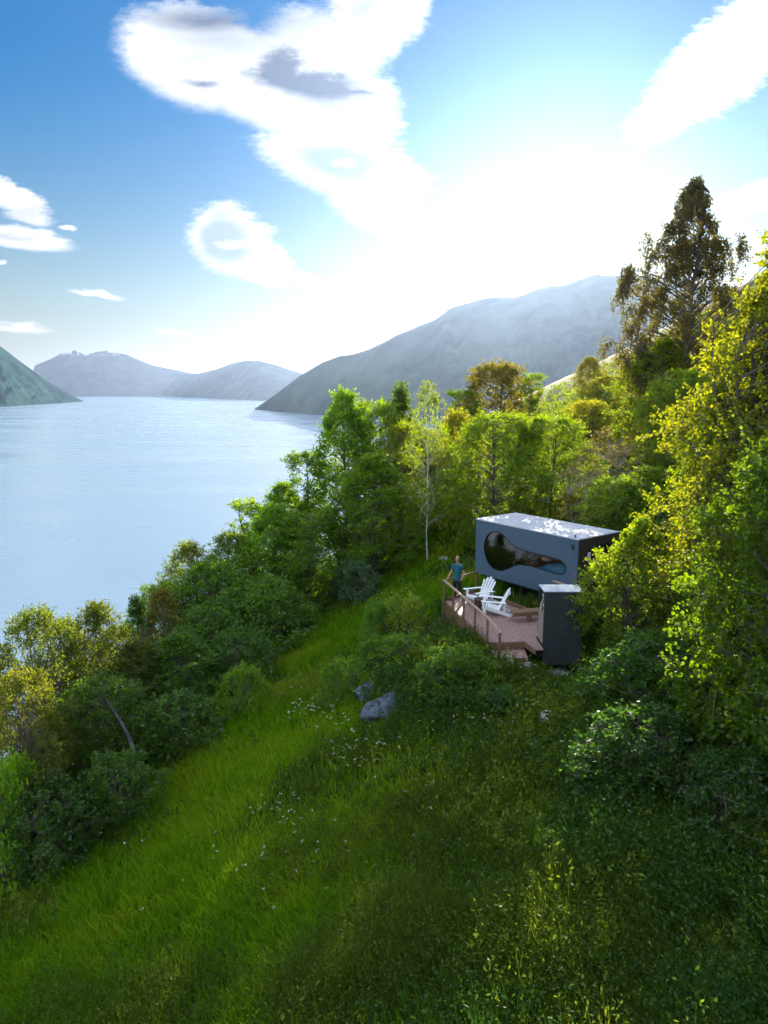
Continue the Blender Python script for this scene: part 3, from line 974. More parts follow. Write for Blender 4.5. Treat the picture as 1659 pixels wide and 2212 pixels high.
# ------------------------------------------------------------------ rocks
def rock(name, label, c, size, seed, mat, rz=0.0, sub=4, jag=0.35, cut=(0.55, 0.85), ncut=14):
    r = rng(seed)
    bm = bmesh.new()
    bmesh.ops.create_icosphere(bm, subdivisions=sub, radius=1.0)
    planes = [(Vector(r.normal(size=3)).normalized(), r.uniform(*cut)) for _ in range(ncut)]
    fr_ = r.uniform(1.5, 4, (5, 3)); ph = r.uniform(0, 6.28, 5)
    for v in bm.verts:
        p = v.co.normalized()
        q = p.copy()
        for nrm, h in planes:
            dd = q.dot(nrm)
            if dd > h: q -= nrm * (dd - h)
        s = sum(math.sin(p.dot(Vector(fr_[k])) * 2.2 ** (k * 0.5) + ph[k]) / (k + 1) for k in range(5))
        q *= 1 + 0.06 * jag * s
        v.co = Vector((q.x * size[0], q.y * size[1], q.z * size[2]))
    o = bm_obj(name, bm, mat, smooth=False)
    o.location = c; o.rotation_euler = (0.1, 0.05, rz)
    return tag(o, label, 'rock')


def on_ground(u, v, dz=0.0):
    x, y = hit(u, v)
    return Vector((x, y, gz(x, y) + dz))


rock('boulder', 'rounded pale boulder in the grass at the open side of the terrace', on_ground(940, 1372, 0.05), (0.62, 0.55, 0.36), 2, M_rock, 0.5)
rock('rock_outcrop', 'broad grey blue slab of bare rock in the bank below the shrubs', on_ground(842, 1535, -0.12), (1.45, 0.85, 1.05), 6, M_rockd, 0.35, jag=1.0, cut=(0.3, 0.8), ncut=26, sub=5)
rock('rock_outcrop', 'narrow upright dark rock face split from the broad slab by a mossy strip', on_ground(792, 1515, -0.25), (0.45, 0.6, 1.0), 9, M_rockd, -0.25, jag=1.0, cut=(0.35, 0.8), ncut=22, sub=5)
rock('boulder', 'white angular boulder standing in deep green growth below the shed', on_ground(1184, 1572, 0.15), (0.30, 0.26, 0.36), 12, principled('white_quartz_rock', (0.46, 0.47, 0.50), (0.62, 0.63, 0.66), nscale=4, rough=0.9, bump=0.5, bscale=10), 0.2)
rock('stone', 'small half hidden pale stone just beneath the white angular boulder', on_ground(1187, 1622, 0.05), (0.14, 0.12, 0.11), 14, M_rock, 0.2)
rock('stone', 'mossy pale stone under the terrace step', Vector((3.85, 20.55, gz(3.85, 20.55) + 0.12)), (0.30, 0.25, 0.24), 21, principled('mossy_rock', (0.22, 0.25, 0.15), (0.40, 0.42, 0.36), nscale=4, rough=0.95), 0.8)
rock('stone', 'flat bluish stone between the terrace step and the shed', Vector((4.35, 20.5, gz(4.35, 20.5) + 0.08)), (0.26, 0.2, 0.14), 23, M_rock, 0.2)
rock('foundation_stone', 'flat blue grey stone slab lying under the shed', Vector((5.62, 21.42, CAMZ - 8.93)), (0.52, 0.3, 0.13), 31, M_rock, 0.0, jag=0.6)
rock('stone', 'pale stone in the grass near the foot of the white barked birch', on_ground(958, 1212, 0.05), (0.35, 0.3, 0.18), 41, M_rock, 0.4)
# ------------------------------------------------------------------ garden chairs
def make_chair(name, label, loc, rz):
    """slatted garden chair, faces +y in its own frame"""
    t = thing(name, label, 'chair', loc, rz, 'white slatted chairs on the terrace')
    bm = bmesh.new()
    for k_ in range(7):                                      # seat slats, dipping to the back
        f = k_ / 6
        y = 0.36 - f * 0.52
        z = 0.37 - f * 0.16 - 0.02 * math.sin(f * 3.14)
        add_box(bm, (0, y, z), (0.52, 0.074, 0.02), rx=0.29)
    add_box(bm, (0, 0.405, 0.33), (0.55, 0.02, 0.10))
    bm_obj('seat', bm, M_white, t, bevel=0.004)
    bm = bmesh.new()
    for k_ in range(5):                                      # fan of back slats
        a = (k_ - 2) * 0.075
        hgt = (0.72, 0.83, 0.88, 0.83, 0.72)[k_]
        b0 = Vector(((k_ - 2) * 0.095, -0.17, 0.20))
        dv = Vector((math.sin(a), -0.46, 0.90)).normalized()
        add_beam(bm, b0, b0 + dv * hgt, 0.092, 0.022, up=(0, 0.9, 0.46))
    add_beam(bm, (-0.31, -0.37, 0.52), (0.31, -0.37, 0.52), 0.07, 0.025, up=(0, 0.9, 0.46))
    add_beam(bm, (-0.26, -0.555, 0.83), (0.26, -0.555, 0.83), 0.06, 0.022, up=(0, 0.9, 0.46))
    bm_obj('backrest', bm, M_white, t, bevel=0.004)
    for s in (-1, 1):
        bm = bmesh.new()
        add_beam(bm, (s * 0.36, 0.46, 0.565), (s * 0.34, -0.42, 0.515), 0.13, 0.026)
        bm_obj('armrest', bm, M_white, t, bevel=0.005)
        bm = bmesh.new()
        add_box(bm, (s * 0.305, 0.34, 0.275), (0.035, 0.10, 0.55))
        bm_obj('front_leg', bm, M_white, t, bevel=0.004)
        bm = bmesh.new()                                     # long rear leg running from the seat front to the ground behind
        add_beam(bm, (s * 0.265, 0.42, 0.33), (s * 0.265, -0.62, 0.035), 0.032, 0.12)
        bm_obj('rear_leg', bm, M_white, t, bevel=0.004)
        bm = bmesh.new()
        add_beam(bm, (s * 0.30, -0.37, 0.16), (s * 0.315, -0.37, 0.50), 0.03, 0.07, up=(0, 1, 0))
        bm_obj('back_post', bm, M_white, t, bevel=0.004)
    return t


ch1 = make_chair('garden_chair', 'white slatted garden chair showing its fanned back, beside the person at the railing', (3.62, 25.75, DZ), math.radians(122))
make_chair('garden_chair', 'white slatted garden chair seen from its side, nearer to the shed', (3.98, 24.55, DZ), math.radians(82))
tb = thing('side_table', 'small dark side table between the two white chairs', 'table', (3.56, 25.12, DZ))
bm = bmesh.new(); add_box(bm, (0, 0, 0.38), (0.38, 0.38, 0.035), rz=0.3); bm_obj('table_top', bm, M_table, tb, bevel=0.006)
bm = bmesh.new(); add_box(bm, (0, 0, 0.18), (0.3, 0.3, 0.36), rz=0.3); bm_obj('base', bm, M_table, tb)

# ------------------------------------------------------------------ the person
PS = Vector((2.80, 26.12, DZ))
man = thing('person', 'person in a teal T-shirt and black trousers leaning at the corner of the terrace railing', 'person', PS, math.radians(-30))


def skin_body(name, verts, edges, radii, mat, root=0, parent=None, sub=2):
    me = bpy.data.meshes.new(name)
    me.from_pydata([Vector(v) for v in verts], edges, [])
    o = bpy.data.objects.new(name, me)
    link(o, parent)
    sk = o.modifiers.new('skin', 'SKIN')
    sk.use_smooth_shade = True
    sd = o.modifiers.new('sub', 'SUBSURF'); sd.levels = sub; sd.render_levels = sub
    bpy.context.view_layer.objects.active = o
    if not me.skin_vertices: bpy.ops.mesh.customdata_skin_add()
    for sv, r_ in zip(me.skin_vertices[0].data, radii):
        sv.radius = r_ if isinstance(r_, tuple) else (r_, r_)
        sv.use_root = False
    me.skin_vertices[0].data[root].use_root = True
    me.materials.append(mat)
    return o


# faces the viewer (-y), 1.76 m; weight on one leg, other ankle crossed behind; one hand on the rail, one in a pocket
J, EG, RR = [], [], []


def chain(pts, start=None):
    prev = start
    for p, r_ in pts:
        J.append(p); RR.append(r_); i_ = len(J) - 1
        if prev is not None: EG.append((prev, i_))
        prev = i_
    return prev


chain([((0, 0, 0.92), (0.105, 0.075))])
chain([((0, 0.005, 1.05), (0.095, 0.060)), ((0.0, 0.0, 1.20), (0.105, 0.062)), ((0.0, 0.004, 1.36), (0.105, 0.060)), ((0, 0.002, 1.44), (0.050, 0.046)), ((0.0, -0.006, 1.495), (0.040, 0.044)),
       ((0.0, -0.024, 1.572), (0.052, 0.064)), ((0.0, -0.022, 1.655), (0.073, 0.088)), ((0.0, -0.016, 1.735), (0.05, 0.06))], 0)
sh = 3
for s, el, wr, hd in ((-1, (-0.255, 0.03, 1.14), (-0.33, -0.07, 0.93), (-0.355, -0.115, 0.87)), (1, (0.275, 0.04, 1.14), (0.225, -0.045, 0.93), (0.195, -0.075, 0.875))):
    chain([((s * 0.165, 0.004, 1.395), 0.042), (el, 0.040), (tuple((a + b_) / 2 for a, b_ in zip(el, wr)), 0.037), (wr, 0.027), (hd, (0.036, 0.02))], sh)
chain([((-0.095, 0.0, 0.86), 0.088), ((-0.10, -0.02, 0.48), 0.058), ((-0.105, 0.01, 0.30), 0.054), ((-0.105, 0.03, 0.09), 0.038), ((-0.115, -0.02, 0.045), (0.04, 0.035)), ((-0.135, -0.14, 0.03), (0.038, 0.026))], 0)
chain([((0.095, 0.0, 0.86), 0.088), ((0.12, -0.03, 0.49), 0.058), ((0.16, 0.09, 0.31), 0.054), ((0.19, 0.20, 0.12), 0.038), ((0.20, 0.17, 0.06), (0.04, 0.035)), ((0.215, 0.06, 0.03), (0.036, 0.026))], 0)
skin_body('body', J, EG, RR, M_skin, 0, man)
# hand on the rail: palm plus five fingers
hv, he, hr = [(-0.355, -0.115, 0.885)], [], [(0.03, 0.016)]
for k_ in range(4):
    b0 = (-0.375 + 0.018 * k_, -0.14 + 0.004 * k_, 0.862)
    hv += [b0, (b0[0] - 0.01, b0[1] - 0.032, b0[2] - 0.012), (b0[0] - 0.012, b0[1] - 0.045, b0[2] - 0.036)]
    q_ = len(hv) - 3
    he += [(0, q_), (q_, q_ + 1), (q_ + 1, q_ + 2)]; hr += [0.0095, 0.009, 0.0075]
hv += [(-0.325, -0.125, 0.868), (-0.312, -0.152, 0.855)]; he += [(0, len(hv) - 2), (len(hv) - 2, len(hv) - 1)]; hr += [0.0105, 0.0085]
skin_body('hand', hv, he, hr, M_skin, 0, man, 1)
# shirt
J, EG, RR = [], [], []
chain([((0, 0.0, 0.77), (0.168, 0.124)), ((0, 0.0, 0.90), (0.164, 0.120)), ((0, 0.004, 1.06), (0.146, 0.104)), ((0.0, 0.0, 1.20), (0.155, 0.106)), ((0.0, -0.003, 1.35), (0.160, 0.110)), ((0, 0.0, 1.445), (0.092, 0.082)), ((0, 0.0, 1.478), (0.070, 0.066))])
for s, el in ((-1, (-0.222, 0.02, 1.235)), (1, (0.235, 0.025, 1.235))):
    chain([((s * 0.178, 0.0, 1.400), 0.069), (el, 0.066)], 4)
skin_body('shirt', J, EG, RR, M_shirt, 0, man)
# trousers
J, EG, RR = [], [], []
chain([((0, 0, 0.99), (0.120, 0.086))])
chain([((0, 0, 0.90), (0.138, 0.100))], 0)
chain([((-0.09, 0.0, 0.82), 0.098), ((-0.10, -0.02, 0.48), 0.072), ((-0.105, 0.01, 0.30), 0.066), ((-0.105, 0.03, 0.10), 0.058)], 1)
chain([((0.09, 0.0, 0.82), 0.098), ((0.12, -0.03, 0.49), 0.072), ((0.16, 0.09, 0.31), 0.066), ((0.188, 0.19, 0.13), 0.058)], 1)
skin_body('trousers', J, EG, RR, M_black, 0, man)
for a, b_ in (((-0.112, 0.02, 0.045), (-0.14, -0.16, 0.032)), ((0.20, 0.19, 0.06), (0.22, 0.04, 0.034))):
    skin_body('shoe', [a, tuple((p + q) / 2 for p, q in zip(a, b_)), b_], [(0, 1), (1, 2)], [(0.05, 0.045), (0.05, 0.042), (0.042, 0.03)], M_black, 0, man, 1)
# face and hair
bm = bmesh.new()
bmesh.ops.create_uvsphere(bm, u_segments=20, v_segments=16, radius=1, matrix=Matrix.Translation((0, 0.000, 1.682)) @ Matrix.Diagonal((0.084, 0.104, 0.094, 1)))
bmesh.ops.delete(bm, geom=[v for v in bm.verts if (v.co.y < -0.050 and v.co.z < 1.728) or (v.co.y < 0.02 and v.co.z < 1.66) or v.co.z < 1.60], context='VERTS')
rr_ = rng(3)
for v in bm.verts: v.co += Vector(rr_.normal(scale=0.004, size=3))
bm_obj('hair', bm, M_hair, man, smooth=True)
bm = bmesh.new()
bmesh.ops.create_cone(bm, cap_ends=True, segments=8, radius1=0.016, radius2=0.006, depth=0.05, matrix=Matrix.Translation((0, -0.108, 1.648)) @ Matrix.Rotation(-0.25, 4, 'X'))
bm_obj('nose', bm, M_skin, man, smooth=True)
for s in (-1, 1):
    bm = bmesh.new(); bmesh.ops.create_uvsphere(bm, u_segments=10, v_segments=8, radius=1, matrix=Matrix.Translation((s * 0.03, -0.094, 1.668)) @ Matrix.Diagonal((0.013, 0.008, 0.008, 1))); bm_obj('eye', bm, M_black, man, smooth=True)
    bm = bmesh.new(); bmesh.ops.create_uvsphere(bm, u_segments=10, v_segments=8, radius=1, matrix=Matrix.Translation((s * 0.077, -0.01, 1.65)) @ Matrix.Diagonal((0.012, 0.02, 0.032, 1))); bm_obj('ear', bm, M_skin, man, smooth=True)
bm = bmesh.new(); add_box(bm, (0, -0.093, 1.615), (0.042, 0.01, 0.008)); bm_obj('mouth', bm, principled('lips', (0.35, 0.14, 0.12)), man)
# ------------------------------------------------------------------ foliage generators
LEAF = {4: np.array([(0, 0), (0.5, 0.34), (1, 0), (0.5, -0.34)]),
        6: np.array([(0, 0), (0.28, 0.36), (0.72, 0.34), (1, 0), (0.72, -0.34), (0.28, -0.36)])}


def leaves(pos, axis_, size, r, k=4, up=0.6, aspect=1.0):
    """pos (n,3), axis_ (n,3) rough growth direction -> verts, faces; one small face per leaf"""
    n = len(pos)
    a = axis_ + r.normal(scale=0.75, size=(n, 3))
    a /= np.linalg.norm(a, axis=1, keepdims=True) + 1e-9
    nrm = r.normal(size=(n, 3)); nrm[:, 2] = np.abs(nrm[:, 2]) + up
    b_ = np.cross(nrm, a); b_ /= np.linalg.norm(b_, axis=1, keepdims=True) + 1e-9
    s = size * r.uniform(0.6, 1.35, n)
    T = LEAF[k]
    Vv = pos[:, None, :] + s[:, None, None] * ((T[None, :, 0, None] - 0.3) * a[:, None, :] + T[None, :, 1, None] * aspect * b_[:, None, :])
    F = np.arange(n * k).reshape(n, k)
    return Vv.reshape(-1, 3), F


def unit(v):
    return v / (np.linalg.norm(v, axis=-1, keepdims=True) + 1e-9)


ENV = {
    'round': lambda t: np.sqrt(np.clip(1 - (2 * t - 0.9) ** 2 / 1.25, 0.02, 1)),
    'egg': lambda t: np.clip(1.25 * np.sin(np.pi * np.clip(t * 0.88 + 0.1, 0, 1)) ** 0.75 * (1 - 0.45 * t), 0.05, 1.05),
    'cone': lambda t: np.clip(1.02 - t, 0.03, 1) ** 0.8,
    'column': lambda t: np.clip(0.75 + 0.3 * np.sin(t * 9) - 0.55 * t ** 3, 0.12, 1),
    'dome': lambda t: np.sqrt(np.clip(1 - t ** 2 * 0.95, 0.05, 1)),
    'weep': lambda t: np.clip(1.02 - 0.98 * t ** 2.5, 0.07, 1) * (0.72 + 0.16 * np.sin(t * 15 + 1)),
}


def grow(seed, H=10.0, W=5.0, base=0.2, env='egg', clumps=60, twigs=12, per=9, lsize=0.12, lk=4, tl=0.75, droop=0.12, up=0.25, r0=0.13, stems=1, hang=0.0, lim=True, asp=1.0, inner=0.25, wood_sides=5, twig_wood=0.3, spiky=0.0, extra=None, limb=1.0):
    """a broad tree or shrub: trunk(s), limbs to foliage clumps, twigs, leaves along the twigs. Returns (wood mesh, leaf mesh)"""
    r = rng(seed)
    paths = []
    trunks = []
    for s_ in range(stems):
        a = r.uniform(0, 6.28); ln = (0.0 if stems == 1 else W * 0.28 * r.uniform(0.4, 1)) ; hh = H * (0.93 if stems == 1 else r.uniform(0.55, 0.8))
        k = 9
        t = np.linspace(0, 1, k)
        wob = np.cumsum(r.normal(scale=H * 0.010, size=(k, 2)), axis=0)
        x = ln * np.cos(a) * t ** 0.8 + wob[:, 0]; y = ln * np.sin(a) * t ** 0.8 + wob[:, 1]
        p = np.stack([x, y, -0.6 + (hh + 0.6) * t], 1)
        trunks.append(p)
        rad = r0 * (0.7 if stems > 1 else 1) * (1 - 0.86 * t) + 0.008
        rad[0] *= 1.35
        paths.append((p, rad))
    n = clumps
    t = np.sort(r.uniform(0, 1, n)) ** 0.9
    ang = np.arange(n) * 2.39996 + r.uniform(-0.7, 0.7, n)
    e = ENV[env](t)
    rad = e * W / 2 * np.sqrt(r.uniform(inner, 1.0, n)) * r.uniform(0.8, 1.12, n)
    lobes = 1 + 0.16 * np.sin(ang * 2 + r.uniform(0, 6)) + 0.12 * np.sin(ang * 3 + r.uniform(0, 6))
    rad *= lobes
    C = np.stack([rad * np.cos(ang), rad * np.sin(ang), H * (base + (1 - base) * t) - 0.25 * tl], 1)
    if extra:
        ex = np.array([(a_ + r.normal(scale=s_), r.normal(scale=s_ * 1.2), b_ + r.normal(scale=s_)) for a_, b_, s_, c_ in extra for _ in range(c_)])
        C = np.concatenate([C, ex]); rad = np.concatenate([rad, np.hypot(ex[:, 0], ex[:, 1])]); e = np.concatenate([e, np.full(len(ex), 0.8)]); n = len(C)
    tk = r.integers(0, stems, n)
    TS, TD, TLn, TDr = [], [], [], []
    for i in range(n):
        tr_ = trunks[tk[i]]
        zc = C[i, 2]
        za = np.clip(zc - (0.25 + 0.75 * rad[i]) * r.uniform(0.4, 0.9), 0.15 * H * base + 0.1, tr_[-1, 2])
        s0 = np.array([np.interp(za, tr_[:, 2], tr_[:, 0]), np.interp(za, tr_[:, 2], tr_[:, 1]), za])
        mid = (s0 + C[i]) / 2 + np.array([0, 0, 0.16 * np.linalg.norm(C[i] - s0)]) * (1 if hang else 0.4) + r.normal(scale=0.05 * rad[i] + 0.01, size=3)
        if lim:
            u_ = np.linspace(0, 1, 5)[:, None]
            p = (1 - u_) ** 2 * s0 + 2 * u_ * (1 - u_) * mid + u_ ** 2 * C[i]
            rb = r0 * limb * (0.42 - 0.28 * zc / H) * r.uniform(0.6, 1)
            paths.append((p, rb * (1 - 0.8 * u_[:, 0]) + 0.004))
        m = max(3, int(twigs * r.uniform(0.65, 1.35)))
        out = unit(C[i] - s0)
        d = unit(r.normal(size=(m, 3)) + out * 0.9 + np.array([0, 0, up + spiky]))
        TS.append(np.repeat(C[i][None], m, 0) + r.normal(scale=0.10 * tl, size=(m, 3)))
        TD.append(d); TLn.append(tl * r.uniform(0.45, 1.25, m) * ((0.30 + 0.75 * e[i]) if hang else (0.75 + 0.35 * e[i]))); TDr.append(np.full(m, droop) * r.uniform(0.4, 1.5, m))
    TS = np.concatenate(TS); TD = np.concatenate(TD); TLn = np.concatenate(TLn); TDr = np.concatenate(TDr)
    nt_ = len(TS)

    def tw(idx, s):
        p = TS[idx] + TD[idx] * (TLn[idx] * s)[:, None]
        dz = TDr[idx] * TLn[idx] * s * s
        if hang:
            p = TS[idx] + TD[idx] * (TLn[idx] * np.minimum(s, 0.35) * 1.1)[:, None]
            dz = hang * TLn[idx] * np.clip(s - 0.2, 0, 1)
        p[:, 2] -= dz
        return p
    if twig_wood > 0:
        pick = r.choice(nt_, int(nt_ * twig_wood), replace=False)
        for q in pick:
            ss = np.array([0, 0.5, 1.0])
            paths.append((tw(np.full(3, q), ss), np.array([0.012, 0.008, 0.004]) * max(1.0, r0 / 0.12)))
    nl = nt_ * per
    idx = np.repeat(np.arange(nt_), per)
    s = np.sqrt(r.uniform(0.03, 1, nl)) if not hang else r.uniform(0.05, 1, nl)
    pos = tw(idx, s) + r.normal(scale=lsize * 0.55, size=(nl, 3))
    ax = TD[idx].copy(); ax[:, 2] -= 0.35
    if hang: ax = ax * 0.3 + np.array([0, 0, -1.0])
    LV, LF = leaves(pos, ax, lsize, r, lk, up=0.7, aspect=asp)
    WV, WF = tube_arrays(paths, wood_sides)
    wood = np_mesh('trunk', WV, [WF], smooth=True)
    leaf = np_mesh('crown', LV, [LF])
    return wood, leaf


# ------------------------------------------------------------------ plant materials
L_mid = leaf_mat('broadleaf_green', (0.028, 0.084, 0.004), (0.112, 0.215, 0.008), (0.58, 0.86, 0.008), 0.56)
L_dark = leaf_mat('deep_green_leaf', (0.018, 0.060, 0.010), (0.070, 0.155, 0.020), (0.30, 0.62, 0.015), 0.48)
L_lime = leaf_mat('fresh_lime_leaf', (0.045, 0.085, 0.005), (0.15, 0.20, 0.010), (0.80, 0.80, 0.008), 0.58)
L_gold = leaf_mat('olive_gold_leaf', (0.036, 0.062, 0.006), (0.13, 0.165, 0.012), (0.66, 0.64, 0.012), 0.55)
L_birch = leaf_mat('birch_leaf', (0.045, 0.045, 0.014), (0.11, 0.095, 0.022), (0.40, 0.36, 0.04), 0.5)
L_teal = leaf_mat('bluish_willow_leaf', (0.035, 0.085, 0.040), (0.10, 0.18, 0.085), (0.16, 0.32, 0.06), 0.4)
L_fir = leaf_mat('spruce_needle', (0.014, 0.038, 0.014), (0.034, 0.075, 0.026), (0.04, 0.08, 0.02), 0.2)
B_grey = principled('grey_brown_bark', (0.07, 0.058, 0.048), (0.16, 0.14, 0.12), nscale=7, rough=0.95, stretch=(3, 3, 0.7))
B_birch = principled('white_birch_bark', (0.62, 0.60, 0.56), (0.16, 0.13, 0.11), nscale=5, rough=0.8, stretch=(1.5, 1.5, 5), contrast=(0.55, 0.66))
B_twig = principled('pale_dead_wood', (0.22, 0.20, 0.18), (0.34, 0.32, 0.30), nscale=9, rough=0.9, stretch=(3, 3, 0.7))

PROTO = {}


def proto(key, leafm, bark, ref, **kw):
    wd, lf = grow(**kw)
    wd.materials.append(bark); lf.materials.append(leafm)
    PROTO[key] = (wd, lf, kw['H'], kw['W'])


proto('broad_a', L_mid, B_grey, 0, seed=1, H=10, W=5.2, base=0.12, env='egg', clumps=140, twigs=13, per=12, lsize=0.155, tl=0.85)
proto('broad_b', L_mid, B_grey, 0, seed=2, H=10, W=6.4, base=0.10, env='round', clumps=180, twigs=13, per=12, lsize=0.15, tl=0.85)
proto('broad_c', L_lime, B_grey, 0, seed=3, H=8, W=5.0, base=0.10, env='egg', clumps=125, twigs=12, per=12, lsize=0.14, tl=0.8)
proto('slim_a', L_mid, B_grey, 0, seed=4, H=10, W=3.0, base=0.15, env='column', clumps=70, twigs=10, per=11, lsize=0.15, tl=0.65, spiky=0.5)
proto('slim_b', L_dark, B_grey, 0, seed=5, H=9, W=2.6, base=0.12, env='cone', clumps=60, twigs=10, per=11, lsize=0.14, tl=0.6, spiky=0.35)
proto('dome_a', L_lime, B_grey, 0, seed=6, H=6, W=6.2, base=0.08, env='dome', clumps=110, twigs=13, per=11, lsize=0.15, tl=0.7)
proto('birch', L_lime, B_birch, 0, seed=7, H=9, W=4.0, base=0.26, env='egg', clumps=80, twigs=10, per=10, lsize=0.12, tl=0.7, droop=0.45, r0=0.055, limb=0.35)
proto('weeping', L_birch, B_grey, 0, seed=8, H=15.5, W=9.2, base=0.10, env='weep', clumps=185, twigs=13, per=19, lsize=0.15, tl=1.5, extra=[(-3.7, 9.6, 0.5, 7), (-2.7, 9.2, 0.45, 5), (2.9, 11.2, 0.45, 5), (-2.0, 11.5, 0.4, 4), (-3.2, 5.8, 0.6, 7), (-1.8, 4.0, 0.9, 14), (1.6, 3.5, 1.0, 12)], hang=1.0, r0=0.24, up=0.1, twig_wood=0.4, inner=0.2)
proto('hazel_big', L_lime, B_grey, 0, seed=9, H=11, W=7.0, base=0.06, env='egg', clumps=200, twigs=16, per=24, lsize=0.074, lk=6, tl=0.85, stems=4, r0=0.12, asp=1.15)
proto('hazel_dark', L_mid, B_grey, 0, seed=10, H=7.5, W=5.0, base=0.05, env='round', clumps=170, twigs=15, per=22, lsize=0.080, lk=6, tl=0.75, stems=4, r0=0.10, asp=1.15)
proto('hazel_bush', L_lime, B_grey, 0, seed=11, H=4.4, W=4.2, base=0.05, env='egg', clumps=130, twigs=12, per=16, lsize=0.082, lk=6, tl=0.6, stems=5, r0=0.05, asp=1.1, spiky=0.25, droop=0.25)
proto('shrub_a', L_mid, B_grey, 0, seed=12, H=2.2, W=2.8, base=0.05, env='dome', clumps=60, twigs=10, per=11, lsize=0.11, tl=0.42, stems=4, r0=0.03)
proto('shrub_b', L_dark, B_grey, 0, seed=13, H=2.6, W=2.8, base=0.05, env='round', clumps=70, twigs=10, per=11, lsize=0.105, tl=0.42, stems=4, r0=0.03)
proto('shrub_c', L_teal, B_grey, 0, seed=14, H=1.8, W=2.4, base=0.04, env='dome', clumps=55, twigs=10, per=12, lsize=0.10, tl=0.42, stems=4, r0=0.025, spiky=0.3)
proto('layered', L_dark, B_grey, 0, seed=15, H=3.4, W=4.6, base=0.10, env='dome', clumps=75, twigs=14, per=14, lsize=0.12, tl=0.62, stems=4, r0=0.05, up=-0.1, droop=0.02)
proto('golden_a', L_gold, B_grey, 0, seed=16, H=8, W=5.6, base=0.12, env='round', clumps=190, twigs=14, per=13, lsize=0.11, tl=0.75, stems=2, r0=0.12)
proto('golden_b', L_gold, B_grey, 0, seed=17, H=8, W=4.4, base=0.15, env='egg', clumps=130, twigs=12, per=12, lsize=0.11, tl=0.8, stems=3, r0=0.10, spiky=0.4)
proto('thin', L_birch, B_twig, 0, seed=18, H=6, W=4.2, base=0.3, env='egg', clumps=48, twigs=9, per=6, lsize=0.11, tl=0.7, stems=3, r0=0.07, twig_wood=0.9)
proto('fir', L_fir, B_grey, 0, seed=19, H=5, W=2.0, base=0.06, env='cone', clumps=70, twigs=9, per=16, lsize=0.075, tl=0.42, up=-0.2, r0=0.05, asp=0.35)


def plant(key, name, label, u, vtop, Y, wpx, cat='tree', group=None, tint=(1, 1, 1), vbase=None, sink=0.0, hmin=0.8, rz=None, grow_w=1.0):
    """stand a plant at distance Y on bearing u; its top reaches v = vtop, its crown is wpx wide"""
    wd, lf, H, W = PROTO[key]
    rx, ry, rz_ = ray(u, vtop)
    x = rx / ry * Y
    z0 = gz(x, Y) - sink
    ztop = CAMZ + rz_ / ry * Y
    h = max(ztop - z0, hmin)
    w_ = wpx / FOC * Y * grow_w
    global _pc
    _pc += 1
    if rz is None: rz = (_pc * 2.399) % 6.283
    t = thing(name, label, cat, (x, Y, z0), rz, group)
    t.scale = (w_ / W, w_ / W, h / H)
    a = link(bpy.data.objects.new('trunk' if cat == 'tree' else 'stems', wd), t)
    b_ = link(bpy.data.objects.new('crown' if cat == 'tree' else 'foliage', lf), t)
    b_.color = (*tint, 1)
    return t


